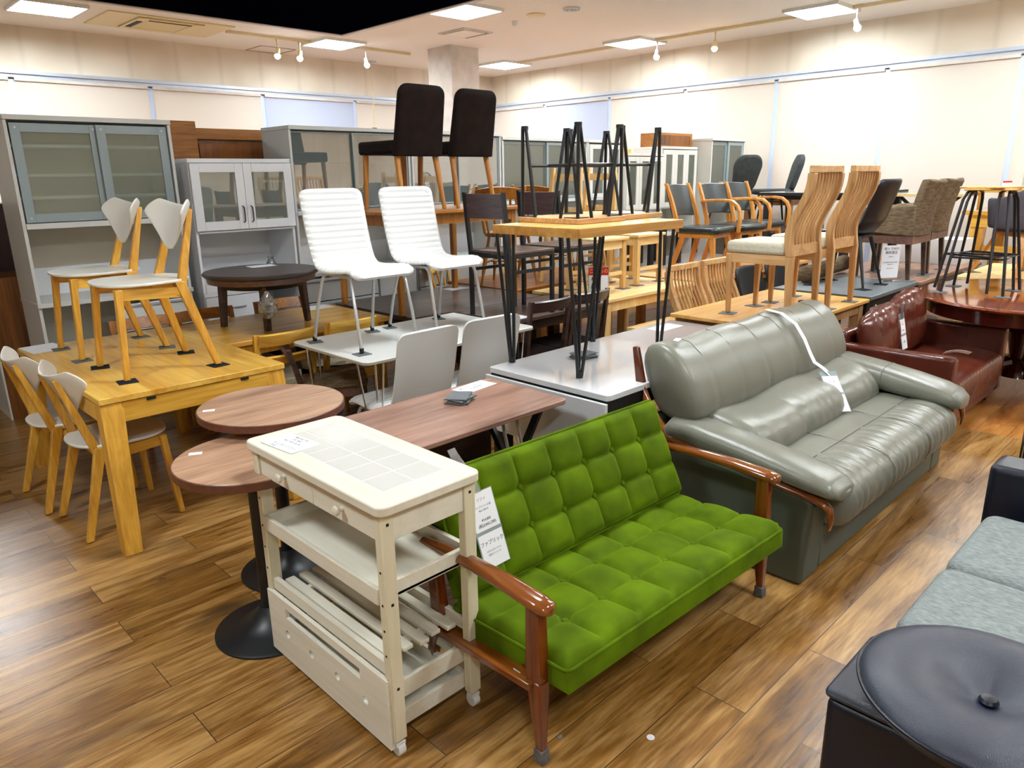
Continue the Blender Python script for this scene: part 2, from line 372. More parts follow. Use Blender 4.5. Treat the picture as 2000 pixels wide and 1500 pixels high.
struct('trim_2', G().box(XW-.05, XW-.001, -2.1, YW-.03, 2.82, 2.90).box(XW-.075, XW-.05, -2.1, YW-.07, 2.86, 2.885), ALU)
struct('trim_3', G().box(XB, 5.47, 8.38, 8.44, 3.30, H-.001).box(5.41, 5.47, 4.9, 8.38, 3.30, H-.001), plain('pale_trim', (196, 190, 186), .5))
struct('ceiling', G().box(-3.0, 5.41, 4.9, 8.38, 3.31, H-.001), BOX)
n = 0
def bay(axis, a0, a1, mat, lab):
    """one glazed bay with its roller blind; a0<a1 along the wall"""
    global n; n += 1
    f = G(); p = G(); b = G(); c = G(); t = .035
    def bx(g_, u0, u1, d0, d1, z0, z1):
        if axis == 'y': g_.box(u0, u1, YW+d0, YW+d1, z0, z1)
        else: g_.box(XW+d0, XW+d1, u0, u1, z0, z1)
    bx(f, a0, a0+t, 0.02, .09, .1, 2.8); bx(f, a1-t, a1, 0.02, .09, .1, 2.8); bx(f, a0+t, a1-t, 0.02, .09, 2.74, 2.8); bx(f, a0+t, a1-t, .02, .09, .1, .16)
    bx(f, a0-.035, a0+.035, -.034, .018, .1, 2.8); bx(f, a1-.035, a1+.035, -.0335, .0175, .1, 2.8); w_ = struct('window_%d' % n, f, FRAME); bx(p, a0+t, a1-t, .05, .056, .16, 2.74); obj('pane', p, CLEAR_WIN, w_)
    bx(b, a0+.03, a1-.03, -.038, -.036, .14, 2.80)
    o = obj('roller_blind', b, mat); tag(o, lab, 'blind', 'roller blinds over the shop windows')
    bx(c, a0+.03, a1-.03, -.06, -.04, 2.785, 2.82); obj('roller_tube', c, COLP, o)
    d = G(); bx(d, a0+.035, a1-.035, -.042, -.028, .115, .14); obj('bottom_bar', d, ALU, o)
CLEAR_WIN = see_through('window_glass', (230, 240, 245), .02, .01, .3)
LX = [-.79, .77, 2.33, 3.89, 5.46, 7.03, 8.59, 10.03]
LL = ['drawn white blind on the left wall, out at the camera side of the first cabinet', 'drawn white blind at the left edge, above the grey sliding-door cabinet',
      'drawn white blind above the right half of the first grey cabinet', 'drawn white blind above the brown wooden wall unit',
      'cooler bluish blind on the left wall, between the wall unit and the column', 'drawn white blind on the left wall beside the concrete column',
      'drawn white blind on the left wall next to the room corner']
for i in range(7): bay('y', LX[i], LX[i+1], BLINDB if i == 4 else BLIND, LL[i])
RY = [-2.1, -.67, .75, 2.19, 3.60, 5.02, 6.45, 7.87, 9.30, 10.63]
RL = ['white blind on the right wall furthest towards the camera', 'white blind on the right wall, second from the camera end', 'wide white blind at the right edge of the picture',
      'large white blind above the brown fabric armchairs', 'large white blind behind the tall slat-back oak chairs', 'white blind above the two charcoal rounded chairs',
      'white blind on the right wall above the upturned hairpin legs', 'bluish blind on the right wall near the corner', 'white blind on the right wall touching the corner']
for i in range(9): bay('x', RY[i], RY[i+1], BLINDB if i == 7 else BLIND, RL[i])
# column
struct('trim_4', G().box(7.24, 7.76, 8.48, 9.0, 0, H-.001), COLP)
# ---------------------------------------------------------------- ceiling fittings
def light(x, y, lab):
    t = thing('ceiling_light', lab, 'ceiling light', (x, y, H-.03), 0, 'square ceiling light panels')
    obj('frame', ring(-.32, .32, -.32, .32, -.3, .3, -.3, .3, -.005, .029), WHT, t)
    obj('diffuser', G().box(-.299, .299, -.299, .299, .012, .022), TUBE, t)
    obj('louvre', G().box(-.299, .299, -.104, -.096, -.003, .011).box(-.299, .299, .096, .104, -.003, .011), WHT, t)
for x, y, lab in [(2.5, 9.4, 'square light panel at the top left corner, left of the cream air conditioner'), (5.92, 9.37, 'square light panel above the bluish blind on the left wall'),
                  (5.9, 6.68, 'square light panel by the corner of the black ceiling void'), (9.12, 9.33, 'square light panel nearest the room corner'),
                  (9.08, 6.68, 'square light panel over the right wall beside the white spotlight'), (9.02, 4.03, 'square light panel at the top right of the picture'),
                  (9.05, 1.4, 'square ceiling light further along the right wall'), (5.9, 1.4, 'square ceiling light over the red sofa'),
                  (2.6, 2.3, 'square ceiling light over the green sofa'), (2.6, -.9, 'square ceiling light behind the round stool'), (5.9, -1.3, 'square ceiling light over the right aisle'),  # panels by the green sofa and stool are added, unseen, to light the foreground
                  (-.7, 2.3, 'square ceiling light left of the viewer'), (-.7, -1.3, 'square ceiling light behind the viewer'), (5.9, 4.03, 'square ceiling light over the pine stools'),  # the panel left of the viewer is likewise added out of view
                  (.9, 9.4, 'square ceiling light at the far left of the room'), (9.05, -1.3, 'square ceiling light at the rear right')]:
    light(x, y, lab)
def track(x0, y0, x1, y1, lab):
    g = G()
    g.box(min(x0, x1)-(0 if x0 != x1 else .017), max(x0, x1)+(0 if x0 != x1 else .017), min(y0, y1)-(0 if y0 != y1 else .017), max(y0, y1)+(0 if y0 != y1 else .017), H-.035, H-.001)
    tag(obj('lighting_track', g, CREM), lab, 'lighting track')
track(4.45, 9.45, 5.66, 9.45, 'cream lighting track carrying the two small spotlights')
track(6.28, 9.42, 7.24, 9.42, 'cream lighting track above the hanging power cord')
track(9.12, 7.05, 9.12, 8.98, 'cream lighting track beside the light panel near the corner')
track(9.12, 4.38, 9.12, 6.36, 'cream lighting track carrying the warm spotlight')
track(9.12, 2.2, 9.12, 3.72, 'cream lighting track at the top right edge')
def spot(x, y, az, bulb, lab, cream=True, power=0):
    t = thing('spotlight', lab, 'spotlight', (x, y, H-.036), az, 'spotlights on ceiling tracks')
    mt = CREM if cream else WHT
    obj('stem', G().box(-.03, .03, -.012, .012, -.03, 0).cyl(0, 0, -.12, -.03, .009, 10), mt, t)
    g = G(); d = Vector((.55, 0, -.83)).normalized(); p = Vector((-.01, 0, -.13))
    x_ = d.cross(Vector((0, 1, 0))); rings = []
    for s_, r_ in ((-.03, .012), (-.02, .026), (.06, .03), (.075, .04), (.09, .042)):
        rings.append([p+d*s_+Vector((0, 1, 0))*r_*cos(2*pi*k/16)+x_*r_*sin(2*pi*k/16) for k in range(16)])
    obj('lamp_head', g.loft(rings), mt, t)
    rings = []
    for k_ in range(7):
        a = pi/2*k_/6; rings.append([p+d*(.088+.04*sin(a))+Vector((0, 1, 0))*max(.002, .038*cos(a))*cos(2*pi*k/16)+x_*max(.002, .038*cos(a))*sin(2*pi*k/16) for k in range(16)])
    obj('bulb', G().loft(rings), bulb, t)
spot(5.12, 9.45, -2.3, BULBW, 'left one of the pair of small spotlights left of the column')
spot(5.44, 9.45, -2.3, BULBW, 'right one of the pair of small spotlights left of the column')
spot(6.46, 9.42, -2.0, BULBW, 'bright white spotlight beside the hanging power cord', False)
spot(9.12, 6.33, 3.6, BULBW, 'bright white spotlight just under the light panel on the right side', False)
spot(9.12, 5.44, 3.6, BULBY, 'warm yellow spotlight on the right-hand track')
spot(9.12, 3.66, 3.9, BULBW, 'white spotlight at the top right next to the large light panel', False)
t = thing('air_conditioner', 'cream ceiling cassette air conditioner at the top left with dark open slots', 'air conditioner', (3.735, 9.61, H-.001))
obj('surround_panel', G().box(-.705, .705, -.44, .44, -.012, 0), CREM, t)
obj('cassette', ring(-.37, .37, -.36, .36, -.25, .25, -.24, .24, -.03, -.012), CREM, t, bev=.008)
obj('grille', G().box(-.245, .245, -.235, .235, -.026, -.013), plain('cream_grille', (216, 198, 148), .5), t, bev=.006)
obj('air_slot', G().box(-.34, -.28, -.2, .2, -.034, -.030), BLKM, t); obj('air_slot', G().box(-.24, .24, -.31, -.27, -.034, -.030), BLKM, t)
t = thing('ceiling_vent', 'square ceiling air vent with a dark slot, right of the black ceiling void', 'vent', (6.83, 7.70, H-.001))
obj('vent_frame', ring(-.25, .25, -.25, .25, -.22, .22, -.22, .22, -.014, 0), COLP, t); obj('vent_opening', G().box(-.22, .22, -.22, .22, -.002, 0), BLKM, t)
obj('vent_plate', G().box(-.205, .15, -.205, .205, -.022, -.010), CEIL, t)
t = thing('ceiling_speaker', 'plain round ceiling speaker in the centre of the ceiling', 'speaker', (6.72, 6.35, H-.001))
obj('speaker_rim', G().lathe([(.0001, 0), (.11, 0), (.11, -.012), (.10, -.016), (.0001, -.014)], 0, 0, 32), CREM, t)
t = thing('smoke_diffuser', 'small round ceiling diffuser with dark rings right of the speaker', 'diffuser', (6.78, 5.86, H-.001))
for r in (.10, .07, .04): obj('ring', G().lathe([(r-.012, 0), (r, 0), (r, -.02), (r-.012, -.02), (r-.012, -.001)], 0, 0, 32), WHT, t)
obj('dark_core', G().cyl(0, 0, -.004, 0, .085, 24), BLKM, t)
tag(obj('smoke_detector', G().lathe([(.0001, H-.001), (.04, H-.001), (.04, H-.03), (.026, H-.05), (.0001, H-.052)], 6.82, 6.79, 20), WHT), 'tiny white smoke detector left of the round ceiling speaker', 'smoke detector')
tag(obj('ceiling_hatch', ring(5.28, 5.82, 10.2, 10.68, 5.29, 5.81, 10.21, 10.67, H-.006, H-.001), plain('hatch_edge', (150, 120, 100), .6)), 'thin-framed ceiling hatch behind the pair of spotlights', 'hatch')
t = thing('hanging_power_cord', 'thin power cord with a dark plug hanging from the ceiling left of the column', 'power cord', (7.21, 10.40, H-.001))
obj('ceiling_bar', G().box(-.1, .1, -.01, .01, -.02, 0), ALU, t)
obj('cord', G().tube([(0, 0, -.02), (.01, 0, -.5), (.0, .01, -.98)], .008, 6), CREM, t)
obj('plug', G().box(-.03, .03, -.02, .02, -1.1, -1.0).tube([(0, 0, -1.1), (.02, 0, -1.2), (.01, 0, -1.27)], .008, 6), BLKM, t)
# ---------------------------------------------------------------- chair builders (front is +X, origin on the support below the seat)
def pads(t_loc, feet, mat, where, z, group, rz=0, size=.045, names=None):
    """felt squares under chair feet: things of their own, lying on the table"""
    for i, (x, y) in enumerate(feet):
        X = t_loc[0]+x*cos(rz)-y*sin(rz); Y = t_loc[1]+x*sin(rz)+y*cos(rz)
        o = obj('felt_pad', G().box(-size, size, -size, size, 0, .004), mat); o.location = (X, Y, z); o.rotation_euler = (0, 0, rz+random.uniform(-.35, .35))
        tag(o, 'felt pad under the %s leg of %s' % ((names or ['front left', 'front right', 'rear left', 'rear right'])[i], where), 'felt pad', group)
def four(z, fx, fy, rx, ry): return [(fx, fy), (fx, -fy), (rx, ry), (rx, -ry)]

def butterfly_chair(label, group):
    t = thing('dining_chair', label, 'chair', group=group)
    out = []
    for k in range(40):
        a = 2*pi*k/40; ca, sa = cos(a), sin(a); r = 1/(abs(ca)**2.6+abs(sa)**2.6)**(1/2.6)
        out.append((.01+.215*r*ca, (.205+.02*ca)*r*sa))
    obj('seat', G().prism(out, .428, .442), WLAC, t, bev=.004)
    for s in (1, -1):
        obj('front_leg', G().vleg((.165, s*.17, .42), (.195, s*.2, .004), .032, .038, .026, .028), YELZ, t, bev=.003)
        obj('rear_leg', G().vleg((-.115, s*.165, .43), (-.235, s*.205, .004), .05, .03, .03, .026).bar((-.112, s*.165, .36), (-.232, s*.105, .765), .028, .045, .022, .024, side=(0, 1, 0)), YELZ, t, bev=.003)
        obj('side_rail', G().bar((.16, s*.168, .395), (-.11, s*.165, .38), .02, .05, side=(0, 1, 0)), YEL, t)
    obj('cross_rail', G().box(-.12, -.09, -.15, .15, .37, .42), YELY, t)
    def shield(u, v):
        y = 2*u-1
        if v < .72: q = v/.72; w = .052+.186*q**.85
        else: q = (v-.72)/.28; w = .238*math.sqrt(max(0, 1-.42*q**2.4))
        z = .572+.245*v-.034*(1-y*y)*v**2+.018*(abs(y)**3)*(1-v)**2
        yy = w*y
        return (-.204-.10*(v-.5)+1.6*yy*yy, yy, z)
    obj('backrest', G().sheet(shield, 26, 14, .011), WLAC, t, sub=1)
    st = obj('size_sticker', G().box(-.0, .0005, -.02, .02, -.01, .01), PAPER, t); st.location = (-.212, .09, .755); st.rotation_euler = (0, -.10, -.28); text('450', .014, INK, st, (.0012, 0, 0), (pi/2, 0, pi/2))
    return t
def leather_chair(label, group):
    t = thing('dining_chair', label, 'chair', group=group)
    # profile of the shell in x,z: back top -> seat front
    P = [(-.265, .86), (-.215, .62), (-.18, .50), (-.155, .455), (-.11, .43), (-.02, .422), (.1, .43), (.17, .435), (.21, .425), (.235, .395)]
    def prof(s):
        s *= len(P)-1; i = min(int(s), len(P)-2); f = s-i
        a = P[max(i-1, 0)]; b = P[i]; c = P[i+1]; d = P[min(i+2, len(P)-1)]
        return [.5*((2*b[k])+(-a[k]+c[k])*f+(2*a[k]-5*b[k]+4*c[k]-d[k])*f*f+(-a[k]+3*b[k]-3*c[k]+d[k])*f**3) for k in (0, 1)]
    S_ = [prof(i/300) for i in range(301)]; L_ = [0]
    for i in range(300): L_.append(L_[-1]+math.dist(S_[i], S_[i+1]))
    def at(q):
        q *= L_[-1]
        for i in range(300):
            if L_[i+1] >= q: break
        f = (q-L_[i])/max(1e-9, L_[i+1]-L_[i]); return S_[i][0]+(S_[i+1][0]-S_[i][0])*f, S_[i][1]+(S_[i+1][1]-S_[i][1])*f
    N_ = 130; pts = [at(i/N_) for i in range(N_+1)]
    rings = []; W = 9
    for i, (x, z) in enumerate(pts):
        a = pts[max(0, i-1)]; b = pts[min(N_, i+1)]; dx, dz = b[0]-a[0], b[1]-a[1]; l = math.hypot(dx, dz); nx, nz = -dz/l, dx/l
        if i == 0 or True: nx, nz = (dz/l*-1, dx/l)
        q = i/N_; e = min(q, 1-q)*L_[-1]
        hw = .205 - (.045-math.sqrt(max(0, .045**2-(.045-min(e, .045))**2)))
        rib = .006*abs(sin(pi*q*L_[-1]/.036)); th = .012
        top = [(x+nx*(th+rib)*max(0, 1-abs(j/W)**14), -hw+2*hw*(j+W)/(2*W), z+nz*(th+rib)*max(0, 1-abs(j/W)**14)) for j in range(-W, W+1)]
        bot = [(x-nx*th*.8, -hw+2*hw*(j+W)/(2*W), z-nz*th*.8) for j in range(W, -W-1, -1)]
        rings.append(top+bot)
    obj('seat_shell', G().loft(rings), WHL, t, ang=60)
    for s in (1, -1):
        obj('leg_frame', G().tube([(.235, s*.19, .012), (.2, s*.185, .2), (.165, s*.178, .36), (.15, s*.172, .39), (.12, s*.17, .402), (-.08, s*.17, .402), (-.12, s*.172, .392), (-.14, s*.176, .36), (-.19, s*.19, .2), (-.235, s*.2, .012)], .0095, 8), CHR, t)
        for x in (.236, -.236): obj('foot_cap', G().cyl(x, s*(.19 if x > 0 else .2), .004, .03, .0125, 10), BLKM, t)
    obj('cross_bar', G().tube([(.1, -.17, .4), (.1, .17, .4)], .008, 8), CHR, t)
    st = obj('price_sticker', G().box(0, .0006, -.016, .016, -.01, .01), PAPER, t); st.location = (-.238, .15, .825); st.rotation_euler = (0, .2, 0)
    return t
def slat_chair(label, group, mat=YELY, matz=YELZ, seat=BEIF, rails=2, h=.76):
    t = thing('dining_chair', label, 'chair', group=group)
    for s in (1, -1):
        obj('rear_post', G().vleg((-.17, s*.185, .43), (-.22, s*.185, 0), .036, .03, .028, .026).vleg((-.225, s*.185, h), (-.17, s*.185, .43), .024, .03, .036, .03), matz, t, bev=.003)
        obj('front_leg', G().vleg((.19, s*.185, .41), (.2, s*.19, 0), .036, .036, .026, .026), matz, t, bev=.003)
        obj('side_rail', G().box(-.16, .18, s*.185-.011, s*.185+.011, .35, .41), mat, t)
    for x in (.19, -.18): obj('cross_rail', G().box(x-.011, x+.011, -.17, .17, .35, .41), mat, t)
    def rail(z0, z1, x):
        return G().sheet(lambda u, v: (x-.03*(1-(2*u-1)**2)-.03*v, -.175+.35*u, z0+(z1-z0)*v), 12, 3, .018)
    obj('top_rail', rail(h-.075, h-.005, -.215), mat, t)
    if rails > 1: obj('lower_rail', rail(h-.19, h-.14, -.205), mat, t)
    obj('seat', G().prism(rrect(-.18, .22, -.21, .21, .04), .405, .455), seat, t, bev=.012)
    return t
def upholstered_chair(label, group):
    t = thing('dining_chair', label, 'chair', group=group)
    obj('seat', G().prism(rrect(-.2, .24, -.2, .2, .04), .375, .465), DKBF, t, bev=.02, seg=3)
    rings = []
    for i in range(25):
        v = i/24 if i < 13 else .5+.5*sin((i-12)/12*pi/2); z = .36+.455*v; x = -.205-.085*v; e = min(1, (1-v)/.14); hw = .198-.010*v-.06*(1-math.sqrt(max(0, 1-(1-e)**2)))
        th = .045*(1-.25*v)*(.4+.6*math.sqrt(max(0, 1-(1-e)**2)))
        rings.append([(x+th*cx, y, z) for cx, y in [(1, -hw+.02), (1, hw-.02), (.5, hw), (-.5, hw), (-1, hw-.02), (-1, -hw+.02), (-.5, -hw), (.5, -hw)]])
    obj('backrest', G().loft(rings), DKBF, t, bev=.01, ang=50)
    for s in (1, -1):
        obj('front_leg', G().tube([(.19, s*.18, 0), (.18, s*.165, .38)], [.015, .022], 12), ORGZ, t)
        obj('rear_leg', G().tube([(-.26, s*.18, 0), (-.19, s*.165, .38)], [.015, .022], 12), ORGZ, t)
    return t
def metal_chair(label, group):
    t = thing('dining_chair', label, 'chair', group=group); w = .185; q = .011
    for s in (1, -1):
        obj('rear_post', G().vleg((-.20, s*w, .43), (-.20, s*w, 0), .024, .024).vleg((-.245, s*w, .82), (-.20, s*w, .43), .022, .024, .024, .024), BLK, t)
        obj('front_leg', G().vleg((.21, s*w, .425), (.21, s*w, 0), .024, .024), BLK, t)
        obj('side_rail', G().box(-.19, .2, s*w-q, s*w+q, .40, .425).box(-.19, .2, s*w-q, s*w+q, .30, .32), BLK, t)
    for x in (-.20, .21): obj('cross_rail', G().box(x-q, x+q, -w, w, .40, .424), BLK, t)
    obj('seat', G().prism(rrect(-.2, .225, -.2, .2, .01), .426, .444), DARKT, t, bev=.003)
    obj('back_panel', G().sheet(lambda u, v: (-.228-.012*v, -.172+.344*u, .655+.155*v), 2, 2, .014), DARKP, t)
    st = obj('price_sticker', G().box(.0, .0008, -.014, .014, -.018, .018), PAPER, t); st.location = (-.224, .155, .775)
    return t
def dark_chair(label, group):
    return slat_chair(label, group, DARKP, DARKW, DKBF, 1, .84)
def oak_chair(label, group):
    t = thing('dining_chair', label, 'chair', group=group)
    def cx(z): # s-curve of the back
        v = (z-.44)/.51; return -.205-.01*v+.05*sin(v*pi*1.15)*-1*.35-.10*max(0, v)**2.2+.028*sin(v*pi*2)
    def post(s, y, w, d, z0, z1, n=12):
        rings = []
        for i in range(n+1):
            z = z0+(z1-z0)*i/n; x = cx(z); ww = w*(1 if z < .9 else 1)
            rings.append([(x-d/2, y-ww/2, z), (x+d/2, y-ww/2, z), (x+d/2, y+ww/2, z), (x-d/2, y+ww/2, z)])
        return G().loft(rings)
    for s in (1, -1):
        g = post(s, s*.2, .036, .05, .40, .905); g.vleg((cx(.4), s*.2, .40), (-.225, s*.2, .003), .05, .036, .032, .028)
        obj('rear_post', g, OAKZ, t, bev=.004)
        obj('front_leg', G().vleg((.2, s*.2, .40), (.195, s*.19, .003), .044, .04, .026, .026), OAKZ, t, bev=.004)
        obj('side_rail', G().box(-.19, .19, s*.2-.012, s*.2+.012, .345, .405), OAKX, t)
    obj('front_rail', G().box(.19, .212, -.18, .18, .345, .405), OAKX, t)
    obj('lower_back_rail', G().box(cx(.45)-.012, cx(.45)+.012, -.183, .183, .40, .47), OAKX, t)
    obj('crest_rail', G().loft([[(cx(z)-.018, -.217, z), (cx(z)+.018, -.217, z), (cx(z)+.018, .217, z), (cx(z)-.018, .217, z)] for z in (.905, .93, .95)]), OAKX, t, bev=.006)
    for k in range(8):
        y = -.157+.0449*k; obj('back_slat', post(1, y, .010, .016, .46, .91, 10), OAKZ, t)
    obj('seat_cushion', G().prism(rrect(-.185, .235, -.22, .22, .05), .405, .485), BEIF, t, bev=.026, seg=4)
    return t
def arm_chair(label, group, arms=True):
    t = thing('dining_chair', label, 'chair', group=group)
    for s in (1, -1):
        g = G(); pts = [(-.15, .40), (-.165, .5), (-.2, .62), (-.25, .75), (-.285, .83)]
        g.loft([[(x-.022*(1-.3*i/4), s*.215-.014, z), (x+.022*(1-.3*i/4), s*.215-.014, z), (x+.022*(1-.3*i/4), s*.215+.014, z), (x-.022*(1-.3*i/4), s*.215+.014, z)] for i, (x, z) in enumerate(pts)])
        obj('back_post', g, ORGL, t, bev=.004)
        obj('leg', G().vleg((.17, s*.16, .36), (.22, s*.2, 0), .05, .04, .03, .03), ORGL, t, bev=.004)
        obj('leg', G().vleg((-.12, s*.16, .36), (-.22, s*.2, 0), .05, .04, .03, .03), ORGL, t, bev=.004)
        if arms:
            g = G(); P_ = [(-.235, .655), (-.1, .665), (.05, .67), (.14, .66), (.2, .62), (.232, .56), (.235, .48), (.225, .38)]
            rings = []
            for i, (x, z) in enumerate(P_):
                a = P_[max(0, i-1)]; b = P_[min(7, i+1)]; dx, dz = b[0]-a[0], b[1]-a[1]; l = math.hypot(dx, dz); nx, nz = -dz/l*.013, dx/l*.013
                yo = s*(.245 if i else .225)
                rings.append([(x-nx, yo-.019, z-nz), (x+nx, yo-.019, z+nz), (x+nx, yo+.019, z+nz), (x-nx, yo+.019, z-nz)])
            obj('armrest', g.loft(rings), ORGL, t, bev=.005, ang=50)
    obj('seat_frame', G().prism(rrect(-.17, .2, -.2, .2, .05), .35, .385), ORGL, t)
    obj('seat_cushion', G().prism(rrect(-.19, .24, -.225, .225, .07), .385, .445), GBL, t, bev=.024, seg=3)
    obj('back_cushion', G().sheet(lambda u, v: (-.2-.09*v-.035*(1-(2*u-1)**2), -.2+.4*u, .53+.28*v+.01*(1-(2*u-1)**2)), 12, 6, .03), GBL, t, bev=.006)
    return t
ORGL = wood('amber_beech', (170, 104, 36), (220, 156, 76), 'z', .35, 8)
def shell_chair(label, group, mat=NAVY, leg=BLK, wide=.22, h=.83):
    """bucket chair: tapered back, cone metal legs"""
    t = thing('dining_chair', label, 'chair', group=group)
    def fn(u, v):
        y = 2*u-1
        if v < .4: q = v/.4; x = .22-.36*q; z = .435-.02*sin(q*pi); w = wide; lift = .06*abs(y)**3*q
        else: q = (v-.4)/.6; x = -.14-.05*min(1, q*4)-.13*q; z = .43+(h-.43)*q**1.05; w = wide*(1-.0*q); lift = 0
        x += .06*(y*y)*min(1, max(0, (v-.3)/.2)); e = max(0, (v-.9)/.1); w *= (1-.18*e*e); z += lift
        return (x, w*y, z)
    obj('shell', G().sheet(fn, 14, 24, .035), mat, t, sub=1)
    obj('seat_plate', G().box(-.14, .14, -.12, .12, .385, .405), leg, t)
    for sx in (1, -1):
        for s in (1, -1): obj('leg', G().tube([(.2*sx+(-.02 if sx < 0 else 0), s*.19, .003), (.12*sx, s*.11, .40)], [.009, .017], 10), leg, t)
    return t
def fabric_armchair(label, group):
    t = thing('dining_chair', label, 'chair', group=group)
    obj('seat', G().prism(rrect(-.2, .26, -.2, .2, .03), .36, .46), BRNF, t, bev=.02)
    rings = []
    for i in range(10):
        v = i/9; z = .36+.45*v; x = -.22-.02*v-.07*v*v; hw = .225+.0*v; th = .045*(1-.3*v); b = .04
        rings.append([(x+th+b*.0, -hw+.04, z), (x+th, hw-.04, z), (x+th+.03*v, hw, z+.02*v), (x-th*.6+.02, hw+.005, z+.02*v), (x-th, hw*.6, z), (x-th, -hw*.6, z), (x-th*.6+.02, -hw-.005, z+.02*v), (x+th+.03*v, -hw, z+.02*v)])
    obj('backrest', G().loft(rings), BRNF, t, bev=.012, ang=50)
    for s in (1, -1):
        obj('armrest', G().bar((-.24, s*.215, .49), (.24, s*.215, .49), .05, .27, .05, .2, side=(0, 1, 0)), BRNF, t, bev=.018)
        obj('front_leg', G().vleg((.2, s*.2, .31), (.2, s*.2, .003), .04, .04, .028, .028), DARKW, t)
        obj('rear_leg', G().vleg((-.2, s*.2, .31), (-.23, s*.2, .003), .04, .04, .028, .028), DARKW, t)
    obj('seat_rail', ring(-.24, .24, -.235, .235, -.2, .2, -.2, .2, .30, .365), DARKR, t)
    return t
DARKR = wood('brown_rail', (84, 58, 50), (122, 90, 78), 'y', .4, 8)
def rounded_chair(label, group):
    t = thing('dining_chair', label, 'chair', group=group)
    obj('seat', G().prism(rrect(-.2, .23, -.215, .215, .09), .40, .465), DKGF, t, bev=.024, seg=3)
    pts = rrect(-.2, .2, .0, .44, .13, 8); rings = []
    for dx, k in ((.035, .93), (.02, 1), (-.02, 1), (-.035, .93)):
        rings.append([(-.20+dx-.28*(q/.44)*.38, p*k*(.78+.22*q/.44 if q < .2 else 1), .43+.0+q*k+.0) for p, q in pts])
    obj('backrest', G().loft(rings), DKGF, t, ang=60, bev=.008)
    for sx in (1, -1):
        for s in (1, -1): obj('leg', G().tube([(.2*sx, s*.19, 0), (.13*sx, s*.13, .41)], [.01, .014], 8), BLKM, t)
    return t
def tub_chair(label, group):
    t = thing('dining_chair', label, 'chair', group=group)
    rings = []
    for a, inner in ((0, 0),):
        pass
    def wall(u, v):
        a = pi*.30+u*pi*1.40; r = .27+.03*v; hgt = .26+.16*max(0, -cos(a))**1.5
        return (.0+r*cos(a)*1.0, r*sin(a)*1.02, .40+v*hgt)
    obj('tub_back', G().sheet(wall, 30, 5, .05), TUBF, t, sub=1)
    obj('seat', G().lathe([(.001, .38), (.24, .38), (.26, .42), (.25, .47), (.001, .48)], .0, 0, 28), TUBF, t)
    obj('leg_hub', G().box(-.16, .16, -.16, .16, .335, .379), ORGL, t)
    for sx in (1, -1):
        for s in (1, -1): obj('leg', G().bar((.15*sx, s*.15, .36), (.27*sx, s*.25, .005), .05, .03, .035, .022, side=(s, -sx, 0)), ORGL, t, bev=.003)
    return t
def spindle_chair(label, group, mat=None, matz=None):
    t = thing('dining_chair', label, 'chair', group=group); mat = mat or ORG; matz = matz or ORGZ
    out = [(.01+.21*cos(2*pi*k/32)*(1 if cos(2*pi*k/32) < 0 else 1.05), .215*sin(2*pi*k/32)) for k in range(32)]
    obj('seat', G().prism(out, .42, .455), mat, t, bev=.008)
    def leg(p, q):
        P_ = [Vector(p).lerp(Vector(q), k) for k in (0, .18, .2, .25, .28, .34, .6, .75, .78, 1)]
        return G().tube(P_, [.013, .014, .018, .018, .013, .018, .02, .015, .012, .010], 10)
    for sx in (1, -1):
        for s in (1, -1): obj('leg', leg((.13*sx, s*.14, .42), (.2*sx, s*.2, .003)), matz, t)
    obj('stretcher', G().tube([(.165, .17, .2), (-.165, .17, .2)], .009, 8).tube([(.165, -.17, .2), (-.165, -.17, .2)], .009, 8).tube([(0, .17, .2), (0, -.17, .2)], .009, 8), mat, t)
    for k in range(5):
        y = -.13+.065*k; obj('spindle', G().tube([(-.17, y, .45), (-.245, y*1.25, .76)], .010, 8), matz, t)
    for s in (1, -1): obj('back_post', G().tube([(-.15, s*.17, .45), (-.25, s*.205, .84)], .013, 8), matz, t)
    obj('crest_rail', G().sheet(lambda u, v: (-.235-.02*v-.035*(1-(2*u-1)**2), -.215+.43*u, .735+.10*v*(.75+.25*sin(pi*u))), 14, 4, .02), mat, t)
    return t
def pine_stool(label, group):
    t = thing('stool', label, 'stool', group=group)
    for s in (1, -1):
        for q in (1, -1): obj('leg', G().vleg((q*.165, s*.145, .405), (q*.17, s*.15, .003), .044, .04), PINEZ, t, bev=.003)
        obj('apron', G().box(-.145, .145, s*.145-.009, s*.145+.009, .335, .403), PINEX, t)
        obj('stretcher', G().box(-.15, .15, s*.148-.008, s*.148+.008, .12, .15), PINEX, t)
    for q in (1, -1): obj('apron', G().box(q*.165-.009, q*.165+.009, -.125, .125, .335, .403), PINEX, t); obj('stretcher', G().box(q*.168-.008, q*.168+.008, -.13, .13, .08, .11), PINEX, t)
    obj('seat', G().prism(rrect(-.205, .205, -.185, .185, .012), .405, .428), PINEX, t, bev=.005)
    return t
def hairpin_leg(px, py, h, spread, cx, cy, z0=0.0, r=.009, flip=False):
    """three-rod hairpin leg; foot at (px,py), rods fan out at the top towards (cx,cy)"""
    g = G(); d = Vector((cx-px, cy-py, 0)).normalized(); n_ = Vector((-d.y, d.x, 0))
    tops = [Vector((px, py, h))-d*spread*.15, Vector((px, py, h))+d*spread*.5+n_*spread*.75, Vector((px, py, h))+d*spread*.5-n_*spread*.75]
    for k, tp in enumerate(tops):
        o = Vector((px, py, z0+.01))+(tp-Vector((px, py, h))).normalized()*r*1.2
        g.tube([o, tp], r, 8)
    if flip: g.v = [(x, y, h-z+z0) for x, y, z in g.v]
    return g
